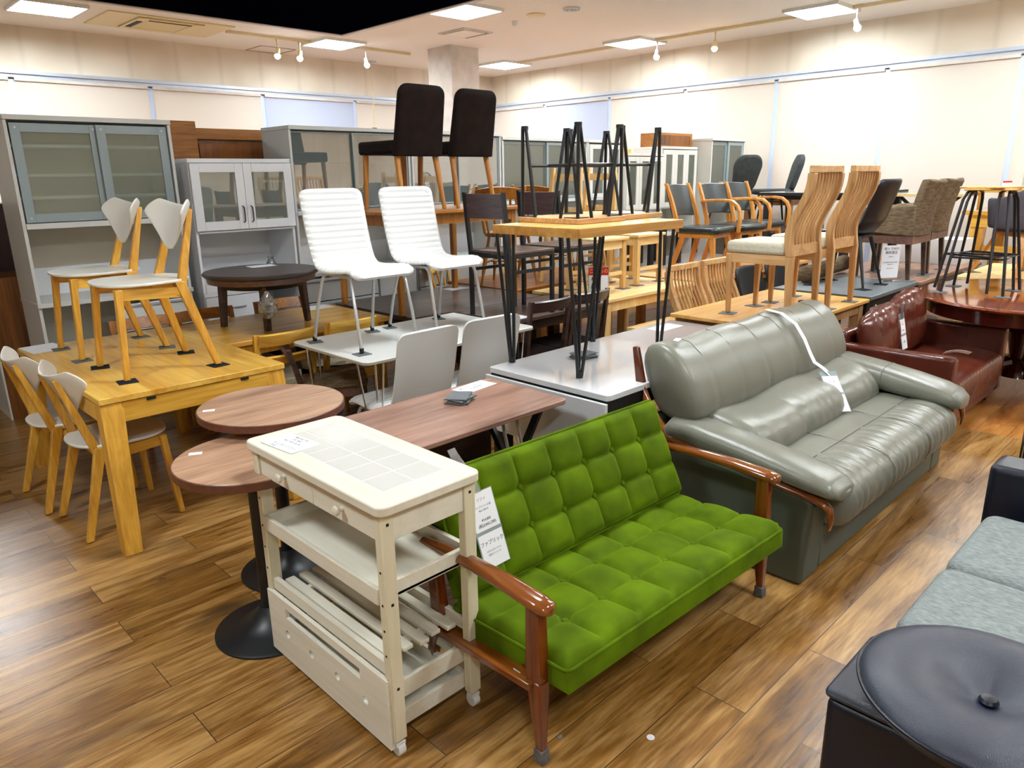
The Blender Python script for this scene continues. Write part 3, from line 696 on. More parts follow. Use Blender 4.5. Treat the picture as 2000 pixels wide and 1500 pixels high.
# ---------------------------------------------------------------- kitchen cart (foreground)
t = thing('kitchen_cart', 'cream wooden kitchen trolley with tiled top, two shelves and a roll-out crate', 'kitchen cart')
x0, x1, y0, y1, zt = .955, 1.315, 1.465, 2.235, .80
tp = obj('tabletop', G().prism(rrect(x0, x1, y0, y1, .03), zt-.028, zt), CREAM, t, bev=.004)
tx0, tx1, ty0, ty1 = x0+.075, x1-.07, y0+.09, y1-.075
gr = obj('tile_inlay', G().box(tx0, tx1, ty0, ty1, zt-.004, zt+.0006), GROUT, t)
nx, ny = 2, 6; wx = (tx1-tx0)/nx; wy = (ty1-ty0)/ny
g = G()
for i in range(nx):
    for j in range(ny): g.box(tx0+i*wx+.003, tx0+(i+1)*wx-.003, ty0+j*wy+.003, ty0+(j+1)*wy-.003, zt-.002, zt+.0016)
obj('tiles', g, TILE, gr)
lx0, lx1, ly0, ly1 = x0+.035, x1-.035, y0+.035, y1-.04
for lx in (lx0, lx1):
    for ly in (ly0, ly1):
        l = obj('leg', G().box(lx-.021, lx+.021, ly-.016, ly+.016, .055, zt-.028), CREAMZ, t, bev=.003)
        gg = G()
        if lx == lx0:
            for z in (.18, .26, .34, .42, .50, .60): gg.box(lx-.0225, lx-.0205, ly-.003, ly+.003, z-.003, z+.003)
        for z in (.23, .50, .74): gg.box(lx-.004, lx+.004, ly-.0175, ly-.0155, z-.004, z+.004)
        obj('screw_hole', gg, BLKM, l)
        cst = obj('caster', G().tube([(lx-.012, ly, .022), (lx+.012, ly, .022)], .022, 14).cyl(lx, ly, .03, .056, .009, 8).box(lx-.016, lx+.016, ly-.014, ly+.014, .034, .048), WHT, t, bev=.002)
for k in (0, 1):
    yc0 = ly1-.018 if k == 0 else (ly0+ly1)/2-.001; yc1 = (ly0+ly1)/2+.001 if k == 0 else ly0+.018
    d = obj('drawer', G().box(lx0-.012, lx0+.006, yc1, yc0, zt-.115, zt-.030), CREAM, t, bev=.002)
    yk = (yc0+yc1)/2+.0
    gk = G(); rings = [[(lx0-.012-a, yk+r*cos(2*pi*q/16), zt-.072+r*sin(2*pi*q/16)) for q in range(16)] for a, r in ((0, .008), (.012, .007), (.016, .014), (.022, .016), (.028, .013), (.031, .004))]
    obj('knob', gk.loft(rings), CREAM, d)
obj('end_rail', G().box(lx0+.021, lx1-.021, ly0-.010, ly0+.010, zt-.115, zt-.029), CREAM, t, bev=.002)
obj('end_rail', G().box(lx0+.021, lx1-.021, ly1-.010, ly1+.010, zt-.115, zt-.029), CREAM, t, bev=.002)
obj('back_rail', G().box(lx1-.006, lx1+.012, ly0+.018, ly1-.018, zt-.115, zt-.029), CREAM, t, bev=.002)
def tray(z, name):
    s_ = obj(name, G().box(lx0-.02, lx1+.02, ly0+.017, ly1-.017, z, z+.008), CREAM, t)
    obj('shelf_rim', G().box(lx0-.026, lx0-.012, ly0+.017, ly1-.017, z-.004, z+.046).box(lx1+.012, lx1+.028, ly0+.017, ly1-.017, z-.004, z+.048)
        .box(lx0-.012, lx1+.012, ly0+.017, ly0+.033, z-.004, z+.048).box(lx0-.012, lx1+.012, ly1-.033, ly1-.017, z-.004, z+.048), CREAM, s_, bev=.002)
tray(.498, 'shelf')
s2 = obj('slatted_shelf', G().box(lx0-.012, lx0+.006, ly0+.017, ly1-.017, .262, .302).box(lx1-.006, lx1+.012, ly0+.017, ly1-.017, .262, .302)
         .box(lx0+.0, lx1-.0, ly0+.10, ly0+.12, .262, .276).box(lx0, lx1, ly1-.12, ly1-.10, .262, .276), CREAM, t)
for k in range(5):
    xa = lx0+.022+k*(lx1-lx0-.03)/5; obj('slat', G().box(xa, xa+.034, ly0+.04+(k % 2)*.012, ly1-.03, .277, .290), CREAM, s2, bev=.002)
# roll-out crate below
cr = obj('crate', G().box(lx0+.0, lx1-.005, ly0+.022, ly0+.036, .155, .215).box(lx0+.0, lx1-.005, ly0+.022, ly0+.036, .06, .115)
         .box(lx0, lx1-.005, ly1-.036, ly1-.022, .155, .215).box(lx0, lx1-.005, ly1-.036, ly1-.022, .06, .115)
         .box(lx1-.02, lx1-.005, ly0+.036, ly1-.036, .155, .215).box(lx1-.02, lx1-.005, ly0+.036, ly1-.036, .06, .115).box(lx0, lx1-.02, ly0+.036, ly1-.036, .06, .07), CREAM, t, bev=.002)
fp = G(); cx_ = lx0-.030
yy0, yy1 = ly0-.005, ly1+.005
# front board with a slot and four holes, built as a frame of strips around the openings
slot = (yy0+.14, yy1-.12, .198, .234); holes = [yy0+.12+k*(yy1-yy0-.24)/3 for k in range(4)]; zb, zt2, hz = .03, .262, .135
def board(x_a, x_b):
    g = G(); g.box(x_a, x_b, yy0, yy1, slot[3], zt2); g.box(x_a, x_b, yy0, slot[0], hz+.014, slot[3]); g.box(x_a, x_b, slot[1], yy1, hz+.014, slot[3]); g.box(x_a, x_b, slot[0], slot[1], hz+.014, slot[2])
    g.box(x_a, x_b, yy0, yy1, zb, hz-.014); last = yy0
    for h_ in holes: g.box(x_a, x_b, last, h_-.014, hz-.014, hz+.014); last = h_+.014
    g.box(x_a, x_b, last, yy1, hz-.014, hz+.014)
    for h_ in holes:   # round the square openings
        for q in range(4):
            a0 = q*pi/2; sx, sy = [(1, 1), (-1, 1), (-1, -1), (1, -1)][q]
            pts = [(h_+sx*.0141, hz+sy*.0141)]+[(h_+.0141*cos(a0+pi/2*i/5), hz+.0141*sin(a0+pi/2*i/5)) for i in range(6)]
            n_ = len(pts); v = [(x_a, y, z) for y, z in pts]+[(x_b, y, z) for y, z in pts]
            g.add(v, [tuple(range(n_-1, -1, -1)), tuple(range(n_, 2*n_))]+[(i, (i+1) % n_, (i+1) % n_+n_, i+n_) for i in range(n_)])
    return g
obj('front_board', board(cx_, cx_+.014), CREAM, cr)
for ly in (ly0+.03, ly1-.03): obj('caster', G().tube([(cx_+.03, ly-.008, .018), (cx_+.03, ly+.008, .018)], .018, 12).cyl(cx_+.03, ly, .03, .06, .007, 8), WHT, cr)
# price sheet on the cart
ps = obj('price_sheet', G().box(-.055, .055, -.085, .085, 0, .0006), PAPER); ps.location = (1.045, 2.085, zt+.0018); ps.rotation_euler = (0, 0, .10); tag(ps, 'white price sheet lying on the far corner of the cream trolley top', 'price sheet')
for s_, sz, x, y in (('キッチンワゴン', .017, -.028, -.005), ('中古', .014, -.045, .03), ('幅77.5 奥行36 高さ80', .009, .005, 0), ('¥5,980', .016, .024, 0), ('(税込¥6,578)', .013, .042, 0)):
    text(s_, sz, INKL, ps, (x, y, .0008), (0, 0, -pi/2))
obj('rule_line', G().box(.012, .0128, -.075, .075, .0006, .0008), INKL, ps)

# ---------------------------------------------------------------- yellow extension table and its chairs
def box_table(label, x0, x1, y0, y1, z, th, top, leg, lw=.06, apron=.07, inset=.03, splay=0, group=None, name='dining_table', foot=0, apmat=None, topb=.004, under=None, bevel_r=0):
    t = thing(name, label, 'table', ((x0+x1)/2, (y0+y1)/2, foot), 0, group); a = (x1-x0)/2; b = (y1-y0)/2; Z = z-foot
    obj('tabletop', G().box(-a, a, -b, b, Z-th, Z) if not bevel_r else G().prism(rrect(-a, a, -b, b, bevel_r), Z-th, Z), top, t, bev=topb)
    if apron:
        i = inset+lw*.3
        for s in (1, -1):
            obj('apron', G().box(-a+inset+lw*.8, a-inset-lw*.8, s*(b-i)-.01, s*(b-i)+.01, Z-th-apron, Z-th-.001), apmat or leg, t)
            obj('apron', G().box(s*(a-i)-.01, s*(a-i)+.01, -b+inset+lw*.8, b-inset-lw*.8, Z-th-apron, Z-th-.001), apmat or leg, t)
    for sx in (1, -1):
        for sy in (1, -1):
            tx, ty = sx*(a-inset-lw/2), sy*(b-inset-lw/2)
            obj('leg', G().vleg((tx, ty, Z-th-.0005), (tx+sx*splay, ty+sy*splay, 0), lw, lw, lw*.85 if splay or lw < .07 else lw, lw*.85 if splay or lw < .07 else lw), leg, t, bev=.003)
    return t
yt = thing('extension_table', 'large honey yellow birch extension table with splayed square legs', 'table', (1.275, 4.115, 0))
a, b = .435, .725
obj('tabletop', G().box(-a, a, -b, b, .692, .72), YELY, yt, bev=.003)
for s in (1, -1):
    ap = obj('end_apron', G().box(-a+.09, a-.09, s*(b-.015)-.01, s*(b-.015)+.01, .60, .690), YEL, yt)
    for q in (1, -1): obj('table_catch', G().box(q*.22-.02, q*.22+.02, s*(b-.004)-.003, s*(b-.004)+.003, .676, .688), BLKM, ap)
    obj('side_apron', G().box(s*(a-.02)-.01, s*(a-.02)+.01, -b+.09, b-.09, .60, .690), YELY, yt)
    for q in (1, -1): obj('leg', G().vleg((q*(a-.052), s*(b-.05), .691), (q*(a-.022), s*(b+.035), 0), .095, .085, .075, .07), YELZ, yt, bev=.004)
bc = butterfly_chair('white-backed birch chair standing on the yellow table, nearer the camera', 'white and birch butterfly chairs')
bc.location = (1.225, 3.81, .724); bc.rotation_euler = (0, 0, pi)
BP = [(1.205, 4.435, .724, pi, 'white-backed birch chair standing on the yellow table, further from the camera')]
for x, y, z, r, l in BP: dup(bc, l, (x, y, z), r)
dup(bc, 'white-backed birch chair on the floor tucked under the yellow table, nearer the camera', (.985, 3.81, 0), .03)
dup(bc, 'white-backed birch chair on the floor tucked under the yellow table, at the left edge', (.93, 4.30, 0), .03)
F = four(0, .195, .2, -.235, .205)
pads((1.225, 3.81), F, FELD, 'the nearer birch chair on the yellow table', .72, 'felt pads on the yellow table', pi, .042)
pads((1.205, 4.435), F, FELT, 'the further birch chair on the yellow table', .72, 'felt pads on the yellow table', pi, .042)
o = obj('paper_sheet', G().box(-.09, .09, -.12, .12, 0, .0006), PAPER); o.location = (.95, 4.75, .7201); o.rotation_euler = (0, 0, .1); tag(o, 'white paper sheet on the far left corner of the yellow table', 'paper sheet')

# ---------------------------------------------------------------- two round pedestal tables
def pedestal(label, x, y, z, r, sticker):
    t = thing('pedestal_table', label, 'table', (x, y, 0), 0, 'round walnut pedestal tables')
    tt = obj('tabletop', G().lathe([(.001, z-.032), (r-.004, z-.032), (r, z-.028), (r, z-.004), (r-.004, z), (.001, z)], 0, 0, 64), WALD, t)
    obj('edge_band', G().lathe([(r-.001, z-.031), (r+.0015, z-.029), (r+.0015, z-.003), (r-.001, z-.001)], 0, 0, 64), WALE, tt)
    obj('column', G().cyl(0, 0, .03, z-.04, .027, 20).box(-.16, .16, -.02, .02, z-.05, z-.033).box(-.02, .02, -.16, .16, z-.05, z-.033), BLK, t)
    obj('base', G().lathe([(.001, 0), (.2, 0), (.2, .008), (.19, .013), (.12, .026), (.07, .05), (.045, .085), (.035, .10), (.001, .10)], 0, 0, 48), BLK, t)
    s = obj('price_sticker', G().box(-.022, .022, -.013, .013, z+.0005, z+.001), PAPER, t); s.location = sticker; s.rotation_euler = (0, 0, -.5)
pedestal('higher round walnut-topped pedestal table, beside the yellow table', 1.29, 2.70, .75, .285, (-.22, .09, 0))
pedestal('lower round walnut-topped pedestal table, partly behind the cream trolley', 1.03, 2.36, .69, .26, (-.13, .16, 0))

# ---------------------------------------------------------------- rectangular walnut table
t = thing('desk', 'rectangular walnut-topped table with rounded corners behind the trolley and green sofa', 'table', (1.80, 2.215, 0))
obj('tabletop', G().prism(rrect(-.465, .47, -.25, .25, .03), .678, .70), wood('walnut_rect_top', (108, 76, 64), (172, 132, 114), 'x', .35, 8), t, bev=.004)
obj('modesty_panel', G().box(-.40, .40, .17, .185, .30, .677), DARKW, t)
for x in (-.36, .34):
    obj('folding_leg', G().bar((x, -.2, .67), (x+.04, .15, .01), .03, .02).bar((x, .2, .67), (x+.04, -.2, .01), .03, .02), BLK, t)
    obj('strut', G().bar((x-.12, -.18, .67), (x-.06, -.17, .45), .012, .008).bar((x-.2, -.18, .67), (x-.14, -.17, .45), .012, .008), CHR, t)
def cloth_pile(x, y, z, rz, lab, mat=FELT, n=4):
    t = thing('felt_square_pile', lab, 'felt pads', (x, y, z), rz)
    for k in range(n):
        def fn(u, v, k=k): return ((u-.5)*.12+.004*sin(k*3), (v-.5)*.09+.004*cos(k*2), .004+.0065*k+.0025*sin(6*u+k)*cos(4*v+k*2))
        s = obj('felt_square', G().sheet(fn, 6, 5, .004), mat, t); s.rotation_euler = (0, 0, .22*sin(2.3*k))
    return t
cloth_pile(1.93, 2.28, .70, .5, 'small pile of grey felt squares on the walnut table')
o = obj('price_sheet', G().box(-.1, .1, -.05, .05, 0, .0006), PAPER); o.location = (2.12, 2.40, .7001); o.rotation_euler = (0, 0, .12); tag(o, 'white price sheet beside the felt squares on the walnut table', 'price sheet')
for k, s_ in enumerate(('幅120 ダイニングテーブル', '¥12,800 (税込)')): text(s_, .013, INKL, o, (0, .02-.03*k, .0008), (0, 0, 0))

# ---------------------------------------------------------------- green velvet sofa
sf = thing('sofa', 'green velvet two-seat sofa with button tufting and glossy wooden arms', 'sofa', (1.88, 1.35, 0), -.03)
def puff(u, v, nu, nv):
    a = abs(sin(pi*u*nu)); b = abs(sin(pi*v*nv)); return (a**.42)*(b**.42)
def slab(w, d, th, nu, nv, amp, slope=None, res=12, r=.02):
    """tufted slab: x in [-w/2,w/2], y in [0,d], top at z=0, underside at -th"""
    NU = nu*res; NV = nv*res; g = G(); top = []
    for i in range(NU+1):
        for j in range(NV+1):
            u, v = i/NU, j/NV; x = (u-.5)*w; y = v*d
            e = min(u*w, (1-u)*w, v*d, (1-v)*d); drop = -(r-math.sqrt(max(0, r*r-(r-min(e, r))**2)))
            p = puff(u, v, nu, nv); dim = 0
            for bi in range(max(1, round(u*nu)), min(nu-1, round(u*nu))+1):
                for bj in range(max(1, round(v*nv)), min(nv-1, round(v*nv))+1):
                    rr = math.hypot((u-bi/nu)*w, (v-bj/nv)*d); dim -= .016*math.exp(-(rr/.017)**2)
            edge_soft = min(1, e/.03)
            z = drop + amp*(p if (u*nu > .5 and u*nu < nu-.5) and (v*nv > .5 and v*nv < nv-.5) else (p if False else (abs(sin(pi*u*nu))**.42 if (u*nu > .5 and u*nu < nu-.5) else 1)*(abs(sin(pi*v*nv))**.42 if (v*nv > .5 and v*nv < nv-.5) else 1)))*edge_soft+dim
            top.append((x, y, z))
    W = NV+1; f = []
    for i in range(NU):
        for j in range(NV): f.append((i*W+j, (i+1)*W+j, (i+1)*W+j+1, i*W+j+1))
    edge = [i*W for i in range(NU+1)]+[NU*W+j for j in range(1, W)]+[i*W+NV for i in range(NU-1, -1, -1)]+[j for j in range(NV-1, 0, -1)]
    bot = [(top[k][0], top[k][1], -th) for k in edge]; o = len(top); n_ = len(edge)
    for k in range(n_): f.append((edge[(k+1) % n_], edge[k], o+k, o+(k+1) % n_))
    f.append(tuple(o+k for k in range(n_-1, -1, -1)))
    return g.add(top+bot, f)
def piping(w, d, z): return G().tube([(x, y+d/2, z) for x, y in rrect(-w/2-.001, w/2+.001, -d/2-.001, d/2+.001, .02)], .005, 6, closed=True)
def sofabutton(x, y, z): return G().lathe([(.001, z-.006), (.010, z-.005), (.012, z), (.008, z+.005), (.001, z+.006)], x, y, 12)
# seat: local frame, front edge towards -y
SW, SD = 1.18, .50
seat = obj('seat_cushion', slab(SW, SD, .085, 7, 3, .021), GRN, sf, ang=60); seat.location = (-.01, -.27, .352); seat.rotation_euler = (-.06, 0, 0)
obj('piping', piping(SW, SD, -.016), GRN, seat)
for i in range(1, 7):
    for j in (1, 2): obj('button', sofabutton(-SW/2+SW*i/7, SD*j/3, -.006), GRN, seat)
BW, BH = 1.15, .40
back = obj('back_cushion', slab(BW, BH, .095, 7, 3, .021), GRN, sf, ang=60); back.location = (0, .165, .352); back.rotation_euler = (1.14, 0, 0)
obj('piping', piping(BW, BH, -.016), GRN, back)
for i in range(1, 7):
    for j in (1, 2): obj('button', sofabutton(-BW/2+BW*i/7, BH*j/3, -.006), GRN, back)
for s in (1, -1):
    X = s*.615
    arm = G(); rings = []
    for q, (y, z, wd, hh) in enumerate([(-.225, .505, .012, .010), (-.215, .508, .030, .018), (-.18, .512, .036, .021), (-.05, .520, .034, .020), (.10, .520, .028, .018), (.25, .512, .022, .016), (.34, .505, .018, .014)]):
        rings.append([(X+wd*cos(2*pi*k/16), y, z+hh*sin(2*pi*k/16)) for k in range(16)])
    obj('armrest', arm.loft(rings), TEAK, sf, ang=60)
    fl = obj('front_leg', G().vleg((X, -.165, .50), (X, -.17, .27), .038, .048, .044, .056).vleg((X, -.17, .27), (X-s*.0, -.185, .035), .044, .056, .024, .026), TEAKZ, sf, bev=.005)
    obj('foot_cap', G().vleg((X, -.184, .045), (X, -.186, 0), .032, .034, .036, .038), plain('worn_grey_rubber', (92, 88, 86), .8, noise=.3, nscale=60), fl, bev=.004)
    obj('back_leg', G().vleg((X, .30, .50), (X, .27, .27), .034, .044, .038, .05).vleg((X, .27, .27), (X, .35, 0), .038, .05, .024, .026), TEAKZ, sf, bev=.004)
    obj('side_rail', G().bar((X, -.17, .255), (X, .27, .225), .024, .07), TEAK, sf, bev=.004)
obj('front_rail', G().box(-.6, .6, -.12, -.09, .235, .27), TEAK, sf); obj('back_rail', G().box(-.6, .6, .22, .25, .20, .25), TEAK, sf)
st = obj('sticker', G().box(-.0006, 0, -.014, .014, -.02, .02), PAPER, sf); st.location = (-.6278, -.10, .245)
text('M1-2650', .006, INK, st, (-.001, 0, .008), (pi/2, 0, -pi/2)); text('K1025', .006, INKL, st, (-.001, 0, -.008), (pi/2, 0, -pi/2))
# price cards in the plastic sleeve, hanging down the green back
pc = thing('price_tag', 'clear plastic sleeve with two white price cards hanging over the green sofa back', 'price tag', (1.488, 1.488, .40), 0)
pc.rotation_euler = (1.22, 0, .02); pc.location = (1.435, 1.535, .42)
def cards(pc, W_, rows, strap):
    obj('sleeve', G().box(-W_/2-.004, W_/2+.004, -.002, .245, -.0012, -.0004), GRYD, pc)
    for (y_0, y_1, lines) in rows:
        c_ = obj('card', G().box(-W_/2, W_/2, y_0, y_1, 0, .0012), PAPER, pc)
        for s_, sz, yy, mt in lines: text(s_, sz, mt, c_, (0, yy, .0014), (0, 0, 0))
    if strap: obj('plastic_strap', strap, FILM, pc)
cards(pc, .105, [(.12, .243, [('ソファ', .013, .218, INKL), ('ファブリック 2人掛', .008, .195, INKL), ('幅132 奥行70', .007, .183, INKL), ('¥54,800', .012, .152, INK), ('(税込¥60,280)', .013, .136, INK)]),
                 (0, .108, [('ファブリック', .017, .078, INK), ('お手入れがしやすい', .007, .052, INKL), ('布張りソファです', .007, .040, INKL)])],
      G().sheet(lambda u, v: (-.02+(u-.5)*.05*(1-.2*v)-.045*v, .243+.16*v, .006+.012*sin(5*v)*(u-.3)), 4, 10, .0006))
# ---------------------------------------------------------------- sage leather three-seat sofa
gs = thing('sofa', 'large sage grey leather three-seat sofa with wooden arm trim', 'sofa', (0, 0, 0))
def lerp(a, b, t): return a+(b-a)*t
GX0, GX1 = 2.66, 4.44
# base box and side panels
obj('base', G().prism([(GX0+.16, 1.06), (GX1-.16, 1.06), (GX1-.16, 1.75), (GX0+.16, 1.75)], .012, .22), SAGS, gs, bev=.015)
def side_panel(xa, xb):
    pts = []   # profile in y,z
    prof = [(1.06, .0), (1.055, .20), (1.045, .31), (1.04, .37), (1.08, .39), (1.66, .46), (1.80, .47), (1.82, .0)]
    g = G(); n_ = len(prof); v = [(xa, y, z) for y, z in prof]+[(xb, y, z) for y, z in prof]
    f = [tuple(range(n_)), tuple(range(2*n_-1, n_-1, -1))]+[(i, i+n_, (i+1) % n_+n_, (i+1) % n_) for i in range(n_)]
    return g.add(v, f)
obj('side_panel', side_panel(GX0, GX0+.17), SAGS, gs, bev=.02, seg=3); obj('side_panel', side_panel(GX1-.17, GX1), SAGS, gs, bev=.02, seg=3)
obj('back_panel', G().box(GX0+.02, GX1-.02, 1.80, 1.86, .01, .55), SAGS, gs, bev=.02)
# wooden trim below each arm pad
for xa, s in ((GX0+.02, -1), (GX1-.02, 1)):
    rings = []
    for y, z, hw, hh in [(1.86, .60, .016, .09), (1.80, .53, .018, .06), (1.72, .475, .022, .024), (1.50, .443, .026, .016), (1.25, .412, .028, .016), (1.08, .39, .028, .016), (1.01, .378, .026, .016), (.985, .355, .022, .018), (.975, .31, .016, .014), (.978, .27, .012, .012)]:
        rings.append([(xa+hw*cos(2*pi*k/12), y, z+hh*sin(2*pi*k/12)) if y > 1.0 else (xa+hw*cos(2*pi*k/12), y-hh*.6*sin(2*pi*k/12), z+hh*.7*sin(2*pi*k/12)) for k in range(12)])
    obj('arm_trim', G().loft(rings), TEAK, gs, ang=60)
    obj('back_post', G().bar((xa-s*.01, 1.84, .45), (xa-s*.02, 1.93, .86), .028, .07, .024, .03, side=(1, 0, 0)), TEAKZ, gs, bev=.006)
# arm pads
def pad(xc, s, kw=1, kh=1):
    rings = []
    S_ = [(1.76, .49, .09, .05), (1.72, .522, .11, .072), (1.60, .522, .118, .074), (1.40, .500, .124, .074), (1.20, .474, .128, .068), (1.06, .453, .128, .060), (.99, .438, .118, .050), (.955, .424, .09, .030), (.945, .417, .03, .012)]
    for q in range(len(S_)-1):
        for h_ in range(4):
            t_ = h_/4; y, z, hw, hh = [lerp(S_[q][k], S_[q+1][k], t_) for k in range(4)]
            wr = .0022*sin(y*95)*max(0, (y-1.55)/.2) if y > 1.55 else 0
            rings.append([(xc+s*.02+hw*kw*(abs(cos(a))**.75)*(1 if cos(a) > 0 else -1), y, z-(1-kh)*hh*.6+(hh*kh+wr)*(abs(sin(a))**.8)*(1 if sin(a) > 0 else -1)) for a in [2*pi*k/24 for k in range(24)]])
    y, z, hw, hh = S_[-1]; rings.append([(xc+s*.02+hw*cos(2*pi*k/24), y, z+hh*sin(2*pi*k/24)) for k in range(24)])
    return G().loft(rings)
obj('arm_pad', pad(GX0+.07, 1, .84, .78), SAGE, gs, ang=70); obj('arm_pad', pad(GX1-.10, -1), SAGE, gs, ang=70)
for xc, s in ((GX1-.12, -1),):
    obj('arm_seam', G().tube([(xc+.1255*(abs(cos(a))**.75)*(1 if cos(a) > 0 else -1), 1.35, .4945+.0735*(abs(sin(a))**.8)*(1 if sin(a) > 0 else -1)) for a in [(-.1+(pi+.2)*k/18) for k in range(19)]], .0016, 5), STITCH, gs)
# upper headrest cushion, three lobes, wavy lower edge
HX0, HX1 = GX0+.03, GX1-.06
def headrest():
    rings = []; N_ = 72
    for i in range(N_+1):
        u = i/N_; x = lerp(HX0, HX1, u); e = min(u, 1-u)*(HX1-HX0); k = math.sqrt(max(0, 1-(1-min(1, e/.07))**2))*.35+.65
        if i in (0, N_): k = .3
        seam = .006*sum(math.exp(-((u-c)/.006)**2) for c in (.12, .27, .42, .58, .73, .88))
        wave = .012*cos(2*pi*u*2.0)   # lower edge rises and falls
        top = .885+.006*cos(2*pi*u*3); zb = .535+wave
        prof = [(1.82, zb), (1.88, .68), (1.92, .79), (1.90, top-.02), (1.84, top), (1.77, top-.012), (1.705, .83), (1.65, .76), (1.613, .68), (1.592, .61), (1.605, zb+.002), (1.70, zb-.015)]
        cy = 1.76; cz = .73; rings.append([(x, cy+(y-cy)*k+ (seam if y < 1.75 else 0), cz+(z-cz)*k) for y, z in prof])
    return G().loft(rings)
o = obj('headrest', headrest(), SAGE, gs, ang=70, sub=1)
seamg = G()
def lower_back():
    rings = []; N_ = 90; X0, X1 = GX0+.15, GX1-.16
    for i in range(N_+1):
        u = i/N_; x = lerp(X0, X1, u); e = min(u, 1-u)*(X1-X0); k = math.sqrt(max(0, 1-(1-min(1, e/.10))**2))*.3+.7
        lob = abs(sin(pi*u*3))**.6; wave = .012*cos(2*pi*u*2.0); wr = .003*sin(x*60+3*sin(x*9))
        prof = [(1.80, .30), (1.80, .56), (1.72, .59+wave), (1.62, .583+wave), (1.52-.010*lob, .572+wave*.6), (1.43-.016*lob+wr, .545+.01*lob), (1.375-.02*lob+wr, .495), (1.352-.02*lob, .43), (1.37, .36), (1.50, .30)]
        cy, cz = 1.60, .44; rings.append([(x, cy+(y-cy)*k, cz+(z-cz)*k) for y, z in prof])
    return G().loft(rings)
obj('back_cushion', lower_back(), SAGE, gs, ang=70, sub=1)
def seat_g():
    rings = []; N_ = 140; X0, X1 = GX0+.165, GX1-.165
    for i in range(N_+1):
        u = i/N_; x = lerp(X0, X1, u); e = min(u, 1-u)*(X1-X0); k = math.sqrt(max(0, 1-(1-min(1, e/.06))**2))*.18+.82
        lob = abs(sin(pi*u*3))**.5; wr = .0035*sin(x*88+2*sin(x*13))+.002*sin(x*190)
        P_ = [(1.60, .24), (1.60, .40), (1.50, .41), (1.40, .412+.004*lob), (1.30, .420+.010*lob), (1.22, .416+.006*lob), (1.19, .414+.006*lob), (1.15, .424+.012*lob+wr*.5), (1.06, .422+.010*lob+wr), (.99, .400+wr), (.955-wr, .355), (.952-wr*1.6, .30), (.968-wr, .25), (.99, .215), (1.04, .20)]
        cy, cz = 1.32, .32; rings.append([(x, cy+(y-cy)*(k if y < 1.2 else 1), cz+(z-cz)*k) for y, z in P_])
    return G().loft(rings)
obj('seat_cushion', seat_g(), SAGE, gs, ang=70, sub=1)
for u in (1/3, 2/3):
    x = lerp(GX0+.165, GX1-.165, u)
    obj('seat_seam', G().tube([(x, 1.45, .413), (x, 1.3, .421), (x, 1.2, .416), (x, 1.14, .424), (x, 1.06, .4225), (x, .992, .401), (x, .957, .355), (x, .953, .30), (x, .969, .25)], .0018, 5), STITCH, gs)
for u in (.167, .5, .833):
    x = lerp(GX0+.165, GX1-.165, u)
    for q in (-1, 1): obj('tuft_fold', G().tube([(x+q*.27, 1.205, .417), (x+q*.14, 1.20, .423), (x+q*.02, 1.20, .424)], .0018, 5), STITCH, gs)
for u in (.12, .27, .42, .58, .73, .88):
    x = lerp(HX0, HX1, u)
    obj('headrest_seam', G().tube([(x, 1.84, .884), (x, 1.77, .872), (x, 1.712, .83), (x, 1.657, .76), (x, 1.62, .68), (x, 1.60, .61)], .0016, 5), STITCH, gs)
st = obj('sticker', G().box(-.03, .03, -.012, .012, 0, .0008), PAPER, gs); st.location = (GX0+.16, 1.79, .892); st.rotation_euler = (.1, 0, .3)
pc = thing('price_tag', 'long plastic strap with white price cards hanging down the sage leather sofa back', 'price tag', (3.69, 1.345, .437))
pc.rotation_euler = (.74, 0, -.66)
cards(pc, .085, [(.115, .215, [('ソファ', .010, .195, INKL), ('本革 3人掛', .007, .18, INKL), ('¥98,000', .010, .14, INK), ('(税込)', .008, .126, INKL)]), (0, .10, [('本革', .016, .065, INK), ('天然皮革です', .006, .04, INKL), ('', .006, .03, INKL)])], None)
inv = (Matrix.Translation(pc.location) @ pc.rotation_euler.to_matrix().to_4x4()).inverted()
sp = [(3.80, 1.47, .585), (3.80, 1.51, .615), (3.80, 1.56, .64), (3.80, 1.585, .68), (3.795, 1.625, .76), (3.785, 1.675, .835), (3.775, 1.755, .885), (3.77, 1.84, .897)]
def strap_fn(u, v):
    q = v*(len(sp)-1); i = min(int(q), len(sp)-2); f = q-i; p = Vector(sp[i]).lerp(Vector(sp[i+1]), f); return inv @ (p+Vector(((u-.5)*.036, 0, 0)))
obj('plastic_strap', G().sheet(strap_fn, 2, 28, .001), PAPER, pc)

# ---------------------------------------------------------------- oxblood leather sofa
rs = thing('sofa', 'oxblood red leather sofa with thin slab arms and two loose cushions', 'sofa')
RX0, RX1 = 4.78, 6.08
obj('base', G().box(RX0+.02, RX1-.02, 1.16, 1.86, .07, .25), RED, rs, bev=.012)
for x in (RX0, RX1-.10): obj('armrest', G().box(x, x+.10, 1.14, 1.86, .09, .54), RED, rs, bev=.022, seg=3)
obj('back_frame', G().box(RX0+.1, RX1-.1, 1.80, 1.88, .09, .60), RED, rs, bev=.03, seg=3)
def red_seat():
    rings = []; N_ = 100; X0, X1 = RX0+.104, RX1-.104
    for i in range(N_+1):
        u = i/N_; x = lerp(X0, X1, u); wr = .004*sin(x*115+2*sin(x*17)); k = .85 if i in (0, N_) else 1
        P_ = [(1.80, .22), (1.80, .37), (1.50, .392), (1.25, .385), (1.16, .372), (1.135, .345), (1.13-wr, .29), (1.133-wr*1.3, .22), (1.14-wr, .15), (1.15, .10), (1.2, .10)]
        rings.append([(x, y, .25+(z-.25)*k) for y, z in P_])
    return G().loft(rings)
obj('seat_cushion', red_seat(), RED, rs, ang=70, sub=1)
